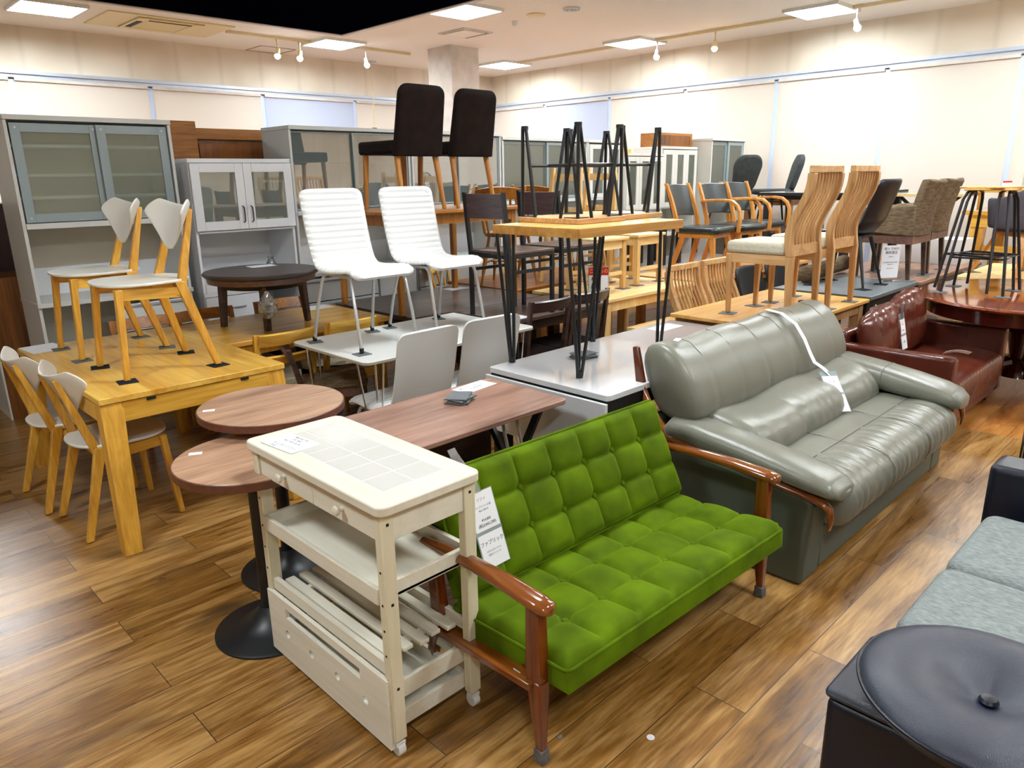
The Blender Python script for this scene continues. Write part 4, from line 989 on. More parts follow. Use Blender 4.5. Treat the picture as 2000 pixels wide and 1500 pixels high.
def loose(xc, w, h, tilt, lab):
    g = G(); rings = []; N_ = 26
    for i in range(N_+1):
        u = i/N_*2-1; k = max(.04, (1-abs(u)**3.2))**.55; ring_ = []
        for q in range(20):
            a = 2*pi*q/20; ca, sa = cos(a), sin(a)
            crk = .006*sin(5*a+9*u+2*sin(11*u))*k
            ring_.append((u*w/2, .095*k*ca*(1+.08*sin(4*u+1))+.010*k*sin(13*u+3*a)*max(0, sa), (h/2*(.72+.28*k)*(abs(sa)**.7)*(1 if sa > 0 else -1))+crk*abs(ca)))
        rings.append(ring_)
    g.loft(rings); o = obj('loose_cushion', g, RED, rs, ang=80, sub=1); o.location = (xc, 1.70, .36+h/2); o.rotation_euler = (-.16, tilt, .02)
loose(RX0+.38, .60, .38, -.10, ''); loose(RX0+.90, .58, .43, -.10, '')
for x in (RX0+.08, RX1-.08):
    for y in (1.22, 1.80): obj('foot', G().cyl(x, y, 0, .085, .022, 12), BLKM, rs)
pc = thing('price_tag', 'white double price card hanging between the cushions of the oxblood sofa', 'price tag', (5.34, 1.585, .44)); pc.rotation_euler = (1.35, 0, .0)
cards(pc, .095, [(.105, .205, [('ソファ', .010, .185, INKL), ('合皮 2人掛', .008, .17, INKL), ('¥19,800', .010, .13, INK)]), (0, .09, [('合皮', .016, .05, INK), ('', .006, .04, INKL)])], G().sheet(lambda u, v: ((u-.5)*.04, .205+.1*v, .004+.01*v), 2, 5, .001))
o = obj('paper_tag', G().sheet(lambda u, v: ((u-.5)*.05, (v-.5)*.14, .012*sin(pi*v)), 2, 5, .001), PAPER); o.location = (RX0+.06, 1.15, .57); o.rotation_euler = (0, .5, .6); tag(o, 'small white paper tag folded over the front of the oxblood sofa arm', 'paper tag')

# ---------------------------------------------------------------- right foreground seats
bb = thing('ottoman', 'low blue-black leather seat block in the bottom right corner, under the round stool', 'seat', (0, 0, 0))
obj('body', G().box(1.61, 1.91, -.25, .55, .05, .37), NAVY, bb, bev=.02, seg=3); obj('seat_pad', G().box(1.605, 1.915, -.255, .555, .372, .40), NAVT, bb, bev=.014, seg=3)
for x in (1.68, 1.85):
    for y in (-.17, .47): obj('foot', G().cyl(x, y, 0, .06, .02, 12), BLKM, bb)
rs_ = thing('round_stool', 'round blue-black leather stool cushion with a deep centre button, bottom right', 'stool', (1.715, .24, .402))
prof = [(.001, 0), (.16, 0), (.20, .012), (.245, .045), (.262, .075), (.266, .083), (.262, .091), (.240, .108), (.20, .118), (.16, .119), (.115, .110), (.075, .094), (.045, .078), (.022, .066), (.001, .063)]
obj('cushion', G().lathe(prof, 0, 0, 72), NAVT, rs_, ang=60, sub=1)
obj('piping', G().tube([(.266*cos(2*pi*k/72), .266*sin(2*pi*k/72), .083) for k in range(72)], .005, 8, closed=True), NAVY, rs_)
obj('button', G().lathe([(.001, .062), (.017, .066), (.021, .074), (.016, .081), (.001, .084)], 0, 0, 24), NAVY, rs_)
gf = thing('sofa', 'light grey fabric sofa at the right edge with two seat cushions showing', 'sofa', (0, 0, 0))
obj('base', G().box(2.10, 2.96, -.35, .42, .05, .24), GRYF, gf, bev=.02)
for a_, b_ in ((1.93+.46-.0-.46+.46, 2.425), (2.432, 2.93)):
    pass
obj('seat_cushion', G().prism(rrect(1.97, 2.425, -.30, .525, .05), .245, .42), GRYF, gf, bev=.035, seg=4)
obj('seat_cushion', G().prism(rrect(2.432, 2.94, -.30, .525, .05), .245, .42), GRYF, gf, bev=.035, seg=4)
obj('seam', G().tube([(x, y, .335) for x, y in rrect(2.428, 2.944, -.304, .529, .05)], .003, 5, closed=True), plain('grey_seam', (110, 118, 118), .9), gf)
for x in (2.05, 2.9): obj('foot', G().cyl(x, .38, 0, .06, .02, 12), BLKM, gf)
bs = thing('armchair', 'dark navy leather block armchair at the right edge beyond the grey fabric sofa', 'armchair')
obj('armrest', G().box(3.03, 3.20, -.25, .56, .04, .565), NAVY, bs, bev=.03, seg=4); obj('seat', G().box(3.205, 3.8, -.25, .50, .06, .40), NAVY, bs, bev=.03, seg=3)
obj('armrest', G().box(3.805, 3.97, -.25, .56, .04, .565), NAVY, bs, bev=.03, seg=4)
for x in (3.1, 3.9): obj('foot', G().cyl(x, .45, 0, .05, .02, 12), BLKM, bs)
cc = thing('armchair', 'black leather armchair with a tubular chrome frame at the right edge', 'armchair', (0, 0, 0))
obj('chrome_frame', G().tube([(4.05, .62, .02), (4.05, .62, .30), (4.05, .62, .52), (4.05, .60, .56), (4.05, .56, .575), (4.05, -.1, .575)], .014, 12).tube([(4.05, .62, .02), (4.05, -.1, .02)], .014, 12).tube([(4.65, .62, .02), (4.65, .62, .52), (4.65, .56, .575), (4.65, -.1, .575)], .014, 12).tube([(4.05, .62, .25), (4.65, .62, .25)], .012, 10), STEEL, cc)
obj('arm_cushion', G().box(4.08, 4.2, -.1, .575, .30, .63), NAVY, cc, bev=.03, seg=3); obj('seat_cushion', G().box(4.205, 4.5, -.1, .57, .27, .42), NAVY, cc, bev=.03, seg=3); obj('arm_cushion', G().box(4.505, 4.63, -.1, .575, .30, .60), NAVY, cc, bev=.03, seg=3)
# small flat scraps on the floor
o = obj('round_sticker', G().cyl(0, 0, 0, .0008, .012, 20), PAPER); o.location = (1.553, 1.012, .0002); tag(o, 'small round white sticker on the floor in front of the green sofa', 'sticker')
o = obj('paper_scrap', G().prism([(0, 0), (.012, .002), (.016, .012), (.006, .016), (-.002, .01)], 0, .0008), FELT); o.location = (1.36, 1.2, .0002); tag(o, 'tiny grey scrap on the floor beside the green sofa leg', 'scrap')
# ---------------------------------------------------------------- white gloss extending table + oak hairpin table + two upturned stools
t = thing('extending_table', 'glossy white extending table with a drop leaf, carrying the oak hairpin table', 'table', (2.88, 2.24, 0))
obj('tabletop', G().prism(rrect(-.47, .47, -.38, .38, .02), .672, .70), WHG, t, bev=.003)
obj('leaf_panel', G().box(-.49, -.472, -.38, .38, .40, .664), WHG, t, bev=.002); obj('lower_leaf', G().box(-.49, -.18, -.37, .37, .385, .399), WHG, t)
obj('apron', ring(-.46, .46, -.37, .37, -.43, .44, -.34, .34, .60, .670), BLKM, t)
for x in (-.42, .42):
    for y in (-.33, .33): obj('leg', G().box(x-.035, x+.035, y-.035, y+.035, 0, .671), BLKM, t)
ht = thing('hairpin_table', 'light oak topped table on black hairpin legs standing on the white gloss table', 'table', (2.88, 2.37, .7005))
obj('tabletop', G().box(-.405, .41, -.285, .265, .652, .695), OAKT, ht, bev=.003)
for sx in (1, -1):
    for sy in (1, -1):
        l = obj('leg', hairpin_leg(sx*.325, sy*.225, .654, .10, sx*.5, sy*.5, r=.0085), BLK, ht); obj('foot_cap', G().cyl(sx*.325, sy*.225, 0, .03, .017, 16), BLK, l)
def up_stool(lab, x, y, rz=0):
    t = thing('hairpin_stool', lab, 'stool', (x, y, 1.3965), rz, 'upturned hairpin stools')
    obj('seat', G().prism(rrect(-.185, .185, -.205, .205, .015), 0, .025), OAKX, t, bev=.003)
    hh = .455
    for sx in (1, -1):
        for sy in (1, -1):
            g = hairpin_leg(sx*.155, sy*.17, hh-.025, .10, 0, 0, r=.0085); g.v = [(a, b_, hh-c) for a, b_, c in g.v]
            l = obj('leg', g, BLK, t); obj('foot_cap', G().cyl(sx*.155, sy*.17, hh-.018, hh, .018, 16), BLK, l)
            obj('bracket', G().prism([(sx*.16, sy*.18), (sx*.08, sy*.18), (sx*.16, sy*.09)][::(1 if sx*sy < 0 else -1)], .0255, .029), BLK, l)
    for sy in (1, -1): obj('stretcher', G().tube([(-.14, sy*.158, .27), (.14, sy*.158, .27)], .008, 8), BLK, t)
    obj('stretcher', G().tube([(0, -.158, .27), (0, .158, .27)], .008, 8), BLK, t)
up_stool('upturned oak stool with black hairpin legs in the air, nearer the camera', 2.855, 2.46); up_stool('upturned oak stool with black hairpin legs in the air, the one further right', 3.235, 2.50)
cloth_pile(2.87, 2.38, .701, -.3, 'small pile of felt squares on the glossy white table')

# ---------------------------------------------------------------- white hairpin table with ribbed leather chairs
t = thing('dining_table', 'white rounded-corner table on thin chrome hairpin legs carrying two white chairs', 'table', (2.67, 3.53, 0))
obj('tabletop', G().prism(rrect(-.64, .64, -.39, .39, .05), .682, .70), WHT, t, bev=.003)
obj('edge_band', G().prism(rrect(-.6405, .6405, -.3905, .3905, .05), .683, .696), plain('beige_band', (176, 168, 150), .5), t)
for sx in (1, -1):
    for sy in (1, -1): obj('leg', hairpin_leg(sx*.53, sy*.30, .68, .10, sx, sy*.6, r=.006), STEEL, t)
wc = leather_chair('white ribbed leather chair on the white table, nearer left one', 'white ribbed leather chairs')
wc.location = (2.32, 3.56, .7045); wc.rotation_euler = (0, 0, -pi/2)
dup(wc, 'white ribbed leather chair on the white table, the one further right', (2.86, 3.57, .7045), -pi/2)
dup(wc, 'white ribbed leather chair tucked under the white table, left one, back to camera', (2.30, 3.22, 0), pi/2+.03)
dup(wc, 'white ribbed leather chair tucked under the white table, right one, back to camera', (2.78, 3.22, 0), pi/2-.06)
F = four(0, .236, .19, -.236, .2)
pads((2.32, 3.56), F, FELT, 'the left white leather chair', .70, 'felt pads on the white table', -pi/2, .04)
pads((2.86, 3.57), F, FELT, 'the right white leather chair', .70, 'felt pads on the white table', -pi/2, .036)

# ---------------------------------------------------------------- honey table carrying the round dark table, with slat-back chairs
box_table('honey coloured dining table under the dark round low table', 1.74, 2.90, 4.14, 4.96, .70, .03, YEL, YELZ, .07, .07)
t = thing('round_low_table', 'dark brown round low table standing on the honey coloured table', 'table', (2.20, 4.55, .7005), .35)
obj('tabletop', G().lathe([(.001, .325), (.345, .325), (.36, .335), (.362, .348), (.355, .356), (.001, .357)], 0, 0, 64), plain('dark_round_top', (66, 56, 54), .35, noise=.1, nscale=5), t)
obj('apron', G().lathe([(.30, .29), (.335, .29), (.34, .324), (.30, .324), (.30, .291)], 0, 0, 64), DARKR, t)
obj('wire_rack', G().lathe([(.18, .255), (.26, .255), (.28, .29), (.001, .29), (.001, .257), (.18, .2551)], 0, 0, 40), BLKM, t)
for k in range(4):
    a = pi/4+k*pi/2; obj('leg', G().vleg((.245*cos(a), .245*sin(a), .30), (.265*cos(a), .265*sin(a), 0), .046, .046, .034, .034), DARKW, t, bev=.004)
def bag(cx, cy, cz, lab):
    rings = []; random.seed(3)
    for i in range(12):
        q = i/11; r = .012+.05*sin(pi*min(1, q*1.05))**.7*(1-.45*q); z = cz+.17*q
        rings.append([(cx+r*(1+.22*random.uniform(-1, 1))*cos(2*pi*k/14), cy+r*(1+.22*random.uniform(-1, 1))*sin(2*pi*k/14), z) for k in range(14)])
    o = obj('parts_bag', G().loft(rings), FILM, ang=20); tag(o, lab, 'plastic bag')
    for k in range(5): obj('grey_felt_inside', G().box(cx-.02+.008*k-.014, cx-.02+.008*k, cy-.02, cy+.02, cz+.02+.008*k, cz+.05+.008*k), FELD, o)
bag(2.045, 4.195, .80, 'clear plastic parts bag hanging on a leg of the dark round low table')
o = obj('price_sheet', G().box(-.09, .09, -.06, .06, 0, .0006), PAPER); o.location = (2.30, 4.74, 1.058); o.rotation_euler = (0, 0, -.1); tag(o, 'white price sheet lying on the dark round low table', 'price sheet')
o = obj('price_sheet', G().box(-.1, .1, -.08, .08, 0, .0006), PAPER); o.location = (2.76, 4.86, .7003); tag(o, 'white price sheet at the back corner of the honey coloured table', 'price sheet')
sc = slat_chair('honey slat-back chair tucked in before the honey table, left one', 'honey slat-back chairs'); sc.location = (2.03, 4.20, 0); sc.rotation_euler = (0, 0, pi/2)
dup(sc, 'honey slat-back chair tucked in before the honey table, right one', (2.50, 4.22, 0), pi/2+.03)
for k, (x, l) in enumerate([(1.60, 'honey slat-back chair behind the honey table, hidden mostly by the birch chair leg'), (2.02, 'brown slat-back chair behind the honey table, left of the round low table legs'), (2.58, 'slat-back chair with a white sticker behind the honey table')]):
    c = slat_chair(l, 'amber slat-back chairs', ORG, ORGZ, DKBF) if k == 0 else dup(c0, l, (0, 0, 0)); 
    if k == 0: c0 = c
    c.location = (x, 4.88, 0); c.rotation_euler = (0, 0, -pi/2)
st = obj('price_sticker', G().box(-.015, .015, -.0007, 0, -.014, .014), PAPER, c); st.location = (-.246, -.05, .72); st.rotation_euler = (0, 0, pi/2)
# dark upholstered chairs on the floor below, in the gap
dc = slat_chair('dark wooden chair with a brown seat on the floor behind the round tables', 'dark chairs in the gap', DARKR, DARKW, BRNF, 1, .66); dc.location = (2.28, 3.94, 0); dc.rotation_euler = (0, 0, -.5)

# ---------------------------------------------------------------- dark tables, amber table with the two brown chairs on top
box_table('very dark brown table carrying the amber oak table', 2.96, 4.24, 3.96, 4.94, .70, .032, DARKT, DARKW, .08, .08)
box_table('amber oak table stacked on the dark table, carrying the two brown upholstered chairs', 2.90, 4.13, 4.02, 4.88, 1.40, .024, ORG, ORGZ, .045, .075, .055, .01, None, 'dining_table', .7005)
uc = upholstered_chair('tall dark brown upholstered chair on top of the stack, left one', 'dark brown upholstered chairs'); uc.location = (3.27, 4.43, 1.4005); uc.rotation_euler = (0, 0, pi/2)
dup(uc, 'tall dark brown upholstered chair on top of the stack, right one', (3.76, 4.43, 1.4005), pi/2)
o = obj('price_sheet', G().box(-.1, .1, -.07, .07, 0, .0006), PAPER); o.location = (4.05, 4.78, .7003); tag(o, 'white price sheet on the very dark table near the amber table leg', 'price sheet')
box_table('dark brown table carrying the two black metal-framed chairs', 3.28, 4.36, 3.38, 3.945, .70, .03, DARKT, DARKW, .07, .07)
mc = metal_chair('black metal-framed chair with a plum wooden back on the dark table, left one', 'black metal-framed chairs'); mc.location = (3.53, 3.58, .7005)
dup(mc, 'black metal-framed chair with a plum wooden back on the dark table, right one', (4.04, 3.58, .7005), 0)
dk = dark_chair('dark wooden chair with a curved top rail tucked before the dark table, left one', 'very dark curved-rail chairs'); dk.location = (3.54, 3.45, 0); dk.rotation_euler = (0, 0, pi/2)
dup(dk, 'dark wooden chair with a curved top rail tucked before the dark table, right one', (3.97, 3.46, 0), pi/2)
o = obj('price_sheet', G().box(-.1, .1, -.06, .06, 0, .0006), PAPER); o.location = (3.42, 3.45, .7003); tag(o, 'white price sheet on the near corner of the dark table by the metal-framed chairs', 'price sheet')

# ---------------------------------------------------------------- pine table and stools, spindle chairs, sign
box_table('pale pine table carrying the pine stools', 4.40, 5.66, 3.44, 4.22, .695, .028, PINEX, PINEZ, .075, .075, .012)
box_table('pale pine table stacked low under the pine table', 4.62, 5.66, 2.92, 3.40, .46, .03, PINEX, PINEZ, .06, .07, .02, name='bench')
sl = pine_stool('pine stool on the pine table, left one', 'pine stools'); sl.location = (4.80, 3.86, .697)
dup(sl, 'pine stool on the pine table, right one', (5.36, 3.88, .697), 0)
for (cx, cy) in ((4.80, 3.86), (5.36, 3.88)):
    pads((cx, cy), four(0, .17, .15, -.17, .15), FELT, 'the left pine stool' if cx < 5 else 'the right pine stool', .695, 'felt pads on the pine table', 0, .05)
box_table('honey table behind the metal-framed chairs carrying the spindle chairs', 4.30, 5.7, 4.32, 5.2, .70, .03, ORG, ORGZ, .07, .07)
sp_ = spindle_chair('turned-leg spindle-back chair on the honey table, left one', 'turned-leg spindle chairs'); sp_.location = (4.53, 4.62, .7005); sp_.rotation_euler = (0, 0, -2.6+pi)
dup(sp_, 'turned-leg spindle-back chair on the honey table, right one', (5.12, 4.72, .7005), .2)
sb = spindle_chair('honey spindle-back chair on the floor in front of the cabinets', 'honey spindle chairs', YEL, YELZ); sb.location = (4.55, 5.28, 0); sb.rotation_euler = (0, 0, -pi/2+.2)
dup(sb, 'honey spindle-back chair on the floor beyond the honey table', (5.15, 5.33, 0), -pi/2)
def ladder_chair(label, loc, rz):
    t = thing('dining_chair', label, 'chair', loc, rz, 'pale pine A-frame chairs')
    for s in (1, -1):
        obj('rear_post', G().bar((-.24, s*.2, .003), (-.14, s*.14, .98), .034, .03), PINEZ, t, bev=.003); obj('front_leg', G().bar((.2, s*.2, .003), (.14, s*.17, .42), .034, .03), PINEZ, t, bev=.003)
    obj('seat', G().prism(rrect(-.18, .2, -.19, .19, .03), .42, .44), PINEX, t)
    for z in (.62, .90): obj('back_rail', G().box(-.20+.12*(z-.4), -.18+.12*(z-.4), -.16, .16, z-.03, z+.03), PINEX, t)
    obj('stretcher', G().box(-.2, .18, -.2, -.18, .16, .185).box(-.2, .18, .18, .2, .16, .185), PINEX, t)
ladder_chair('pale pine chair with slanted posts behind the upturned stools, left one', (5.05, 4.30, .7005), .1)
ladder_chair('pale pine chair with slanted posts behind the upturned stools, right one', (5.60, 4.36, .7005), .1)
sg = thing('sign', 'red-topped sign in a clear stand with a small drawn person on the pine table', 'sign', (4.53, 3.62, .6955), -.75)
obj('stand', G().box(-.085, .085, -.004, 0, 0, .235).box(-.085, .085, -.05, .03, -.0, .003), FILM, sg)
fr = obj('poster', G().box(-.075, .075, -.0065, -.0045, .01, .225), PAPER, sg); obj('red_header', G().box(-.078, .078, -.009, -.0068, .165, .226), REDP, fr)
text('こちらの', .038, YELTXT := plain('yellow_print', (240, 200, 60), .5), fr, (0, -.0096, .195), (pi/2, 0, 0)); text('テーブルセット', .017, INK, fr, (0, -.0072, .03), (pi/2, 0, 0))
obj('drawn_hair', G().add([(-.035+.02*cos(2*pi*k/20), -.0072, .135+.022*sin(2*pi*k/20)) for k in range(20)], [tuple(range(20))]), HAIR, fr)
obj('drawn_face', G().add([(-.033+.015*cos(2*pi*k/20), -.0078, .125+.016*sin(2*pi*k/20)) for k in range(20)], [tuple(range(20))]), SKIN, fr)
obj('drawn_shirt', G().add([(-.06, -.0074, .06), (-.008, -.0074, .06), (-.018, -.0074, .105), (-.05, -.0074, .105)], [(0, 1, 2, 3)]), TEAL, fr)

# ---------------------------------------------------------------- green-black leather chairs on their table
box_table('light orange wood table carrying the green-black leather chairs', 5.72, 7.95, 3.40, 4.16, .70, .03, ORGT := wood('light_orange_top', (206, 148, 88), (236, 190, 130), 'x', .35, 5), ORGZ, .07, .07)
ga = arm_chair('armless chair with green-black leather seat and back, leftmost of the three', 'green-black leather chairs', False); ga.location = (6.14, 3.68, .7005); ga.rotation_euler = (0, 0, -pi/2+.1)
gb = arm_chair('bentwood armchair with green-black leather, middle of the three', 'green-black leather chairs', True); gb.location = (6.64, 3.64, .7005); gb.rotation_euler = (0, 0, -pi/2-.12)
dup(gb, 'bentwood armchair with green-black leather, rightmost of the three', (7.16, 3.70, .7005), -pi/2-.12)
box_table('dark red-edged table behind the green-black leather chairs', 5.80, 8.2, 4.30, 5.05, .66, .03, GRYB, MAHD, .08, .06)
def post_stand(label, x, y, z, h, w=.35, d=.35):
    t = thing('stool', label, 'stool', (x, y, z), 0, 'black square-leg stools')
    for sx in (1, -1):
        for sy in (1, -1): obj('leg', G().box(sx*w/2-.03, sx*w/2+.03, sy*d/2-.02, sy*d/2+.02, .002, h-.05), BLKM, t)
    obj('seat', G().box(-w/2-.03, w/2+.03, -d/2-.03, d/2+.03, h-.05, h), NAVY, t, bev=.015)
post_stand('black stool with square legs behind the pine stools', 6.30, 4.66, .6605, .45)
post_stand('black stool with square legs behind the first green-black chair', 6.95, 4.70, .6605, .45, .3, .3)

# ---------------------------------------------------------------- golden oak table with tall slat-back chairs
box_table('golden oak table carrying the two tall slat-back oak chairs', 4.24, 5.68, 1.97, 2.76, .70, .026, OAKT, OAKZ, .07, .075)
oc = oak_chair('tall slat-back oak chair with an oatmeal seat on the golden oak table, nearer one', 'tall slat-back oak chairs'); oc.location = (4.68, 2.27, .7045); oc.rotation_euler = (0, 0, pi/2)
dup(oc, 'tall slat-back oak chair with an oatmeal seat on the golden oak table, further right', (5.27, 2.26, .7045), pi/2)
dup(oc, 'slat-back oak chair tucked behind the golden oak table, left one', (4.93, 2.80, 0), -pi/2)
dup(oc, 'slat-back oak chair tucked behind the golden oak table, right one', (5.42, 2.80, 0), -pi/2)
F = four(0, .195, .19, -.225, .2)
pads((4.68, 2.27), F, FELT, 'the nearer tall oak chair', .70, 'felt pads on the golden oak table', pi/2, .05); pads((5.27, 2.26), F, FELT, 'the further tall oak chair', .70, 'felt pads on the golden oak table', pi/2, .05)
box_table('grey-brown low table between the white gloss table and the golden oak table', 3.42, 4.22, 2.0, 2.74, .66, .03, GRYB, BLKM, .06, .06)
o = obj('price_sheet', G().box(-.12, .12, -.06, .06, 0, .0006), PAPER); o.location = (3.98, 2.62, .6603); tag(o, 'white price sheet on the grey-brown low table', 'price sheet')
nv = shell_chair('black bucket chair on the floor behind the golden oak table', 'black bucket chairs', BLKM, BLKM); nv.location = (5.98, 2.86, 0); nv.rotation_euler = (0, 0, -pi/2)
nd = shell_chair('second black bucket chair on the floor, half hidden by the tall oak chair', 'black bucket chairs', BLKM, BLKM); nd.location = (6.55, 2.88, 0); nd.rotation_euler = (0, 0, -pi/2)
# slate table with the black bucket chair on it
box_table('slate grey table next to the golden oak table', 5.70, 6.73, 1.97, 2.74, .712, .03, GRYT, BLKM, .06, .07)
st = obj('price_sticker', G().box(-.012, .012, -.001, 0, -.02, .02), PAPER); st.location = (5.83, 1.975, .62); tag(st, 'small white sticker on the black edge of the slate table', 'sticker')
bk = shell_chair('black leather bucket chair with cone legs on the slate table', 'bucket chairs on the tables', JET, BLK, .225, .84); bk.location = (6.21, 2.37, .7165); bk.rotation_euler = (0, 0, pi/2)
pads((6.21, 2.37), [(.2, .19), (.2, -.19), (-.22, .19), (-.22, -.19)], FELD, 'the black bucket chair', .712, 'felt pads on the slate table', pi/2, .05)
box_table('walnut table beyond the slate table carrying the brown fabric armchairs', 6.75, 8.6, 1.95, 2.85, .712, .03, WALX, DARKW, .07, .07)
fa = fabric_armchair('brown woven fabric armchair on the walnut table, left one', 'brown fabric armchairs'); fa.location = (6.96, 2.29, .7165); fa.rotation_euler = (0, 0, pi/2)
dup(fa, 'brown woven fabric armchair on the walnut table, right one', (7.52, 2.31, .7165), pi/2)
pads((6.96, 2.29), four(0, .2, .2, -.23, .2), FELT, 'the left brown fabric armchair', .712, 'felt pads on the walnut table', pi/2, .05); pads((7.52, 2.31), four(0, .2, .2, -.23, .2), FELT, 'the right brown fabric armchair', .712, 'felt pads on the walnut table', pi/2, .05)
o = obj('fabric_roll', G().bar((6.05, 2.78, .80), (7.0, 2.80, .82), .12, .14), BRNF, None, bev=.05); o.location = (0, -.12, -.015); tag(o, 'brown fabric armrest lying behind the second tall oak chair', 'cushion')
sg = thing('sign', 'white acrylic stand sign about a borrowed light truck, under the brown armchair', 'sign', (6.62, 2.17, .7125), -.62)
obj('stand', G().box(-.085, .085, -.03, .03, 0, .003), FILM, sg)
fr = obj('card', G().box(-.08, .08, -.004, 0, .03, .30), PAPER, sg)
for s_, sz, z, mt in (('軽トラ90分', .028, .272, INK), ('無料貸出', .028, .24, INK), ('SERVICE', .012, .208, INKL), ('大きな家具も当日お持ち帰り', .0105, .16, INK), ('ご利用下さい', .0105, .142, INK), ('※免許証が必要です', .008, .11, REDP)): text(s_, sz, mt, fr, (0, -.0045, z), (pi/2, 0, 0))

# ---------------------------------------------------------------- mahogany oval table with the black stool stack
mt_ = thing('oval_table', 'glossy mahogany oval pedestal table at the right edge behind the oxblood sofa', 'table', (6.52, 1.13, 0))
SX, SY = .90, .72
obj('tabletop', G().lathe([(.001, .69), (.96, .69), (.985, .70), (1, .71), (.99, .722), (.96, .726), (.001, .726)], 0, 0, 72, SX, SY), MAHO, mt_)
obj('apron', G().lathe([(.90, .60), (.925, .60), (.93, .69), (.90, .69), (.90, .601)], 0, 0, 72, SX, SY), MAHD, mt_)
obj('pedestal', G().lathe([(.001, .10), (.14, .10), (.12, .16), (.07, .24), (.09, .34), (.12, .44), (.07, .54), (.14, .60), (.3, .62), (.3, .69), (.001, .69)], 0, 0, 32), MAHD, mt_)
for k in range(4):
    a = pi/4+k*pi/2; c_, s_ = cos(a), sin(a)
    obj('claw_leg', G().tube([(.08*c_, .08*s_, .20), (.22*c_, .22*s_, .17), (.38*c_, .38*s_, .07), (.50*c_, .50*s_, .035), (.58*c_, .58*s_, .035)], [.05, .045, .035, .03, .035], 10), MAHD, mt_)
def bar_stool(lab, x, y, z, rz):
    t = thing('bar_stool', lab, 'stool', (x, y, z), rz, 'stacked black bar stools')
    for sx in (1, -1):
        for sy in (1, -1):
            obj('leg', G().tube([(sx*.20, sy*.20, .003), (sx*.115, sy*.13, .66), (sx*.09, sy*.12, .71), (sx*.02, sy*.11, .728)], .0105, 10), BLK, t)
    q = [(.165, .175, .26), (-.165, .175, .26), (-.165, -.175, .26), (.165, -.175, .26)]
    obj('footrest', G().tube(q, .008, 8, closed=True), BLK, t)
    obj('seat', G().prism(rrect(-.15, .15, -.16, .16, .03), .739, .752), OAKT, t, bev=.004)
    return t
bar_stool('black tubular bar stool on the mahogany table, lower of the nested pair', 6.38, 1.45, .728, .05)
b2 = bar_stool('black tubular bar stool nested on top of the other on the mahogany table', 6.395, 1.46, .742, -.32)
pads((6.38, 1.45), four(0, .2, .2, -.2, .2), FELT, 'the black bar stool', .726, 'felt pads on the mahogany table', .05, .045)
o = obj('price_sheet', G().box(-.1, .1, -.08, .08, 0, .0006), PAPER); o.location = (6.33, 1.02, .7265); tag(o, 'white price sheet near the front edge of the mahogany table', 'price sheet')
box_table('pale golden table behind the mahogany table', 7.32, 8.6, 1.0, 1.85, .712, .03, PINEX, PINEZ, .07, .07)
tc_ = tub_chair('mauve-grey tub chair with splayed wooden legs on the pale golden table', 'tub chairs'); tc_.location = (7.72, 1.45, .7165); tc_.rotation_euler = (0, 0, .9)
pads((7.72, 1.45), [(.27, .25), (.27, -.25), (-.27, .25), (-.27, -.25)], FELT, 'the mauve-grey tub chair', .712, 'felt pads on the pale golden table', .9, .06)

# ---------------------------------------------------------------- far right background
rc = rounded_chair('charcoal rounded-back chair in front of the far cabinet', 'charcoal rounded chairs'); rc.location = (8.55, 4.76, .95); rc.rotation_euler = (0, 0, 1.2)
r2_ = dup(rc, 'charcoal rounded-back chair seen side-on by the far black table', (8.95, 4.42, .95), 2.2)
box_table('dark table under the charcoal rounded chairs', 8.25, 9.2, 4.15, 5.15, .95, .04, DARKT, BLKM, .06, .05, name='high_table')
t = box_table('long black-topped table far right behind the slat-back chairs', 8.0, 9.6, 3.05, 4.1, 1.40, .03, WHG, BLKM, .075, .05, .04)
obj('black_edge', ring(-.805, .805, -.53, .53, -.7995, .7995, -.5245, .5245, 1.366, 1.398), BLKM, t)
t = box_table('orange-legged high table by the right wall behind the black-topped table', 9.28, 9.95, 4.3, 5.0, 1.30, .04, ORG, ORGZ, .07, .06, name='high_table')
t = thing('y_leg_table', 'white-topped table on a black branching Y leg behind the tall oak chairs', 'table', (8.95, 2.62, 0))
obj('tabletop', G().box(-.3, .5, -.4, .4, 1.345, 1.375), PINEX, t, bev=.003); obj('white_surface', G().box(-.29, .49, -.39, .39, 1.3755, 1.378), WHG, t)
obj('branching_leg', G().tube([(0, 0, .003), (0, 0, 1.1)], .035, 10).bar((0, 0, 1.08), (0, .30, 1.343), .03, .03).bar((0, 0, 1.08), (0, -.30, 1.343), .03, .03).bar((0, 0, 1.08), (.25, 0, 1.343), .03, .03).bar((0, 0, 1.08), (-.25, 0, 1.343), .03, .03).cyl(0, 0, 0, .02, .25, 24), BLK, t)
t = thing('counter_table', 'golden counter table with a raised second tier behind the brown armchairs', 'table', (9.2, 1.55, 0))
obj('tabletop', G().box(-.55, .6, -.6, .66, 1.17, 1.21), YELY, t, bev=.003); obj('worktop', G().box(-.54, .59, -.59, .65, 1.2105, 1.215), WHG, t)
obj('apron', G().box(-.5, .55, -.55, .61, 1.05, 1.169), YELY, t)
obj('raised_shelf', G().box(-.4, .6, -.6, .66, 1.385, 1.415), YELY, t, bev=.003)
for x in (-.34, .5):
    for y in (-.5, .56): obj('post', G().box(x-.02, x+.02, y-.02, y+.02, 1.2155, 1.384), YELZ, t)
for x in (-.42, .5):
    for y in (-.46, .52): obj('leg', G().vleg((x, y, 1.049), (x-.03, y+.02, 0), .12, .12, .10, .10), YELZ, t)
obj('stretcher', G().box(-.44, -.38, -.38, .46, .80, .86), YELY, t)
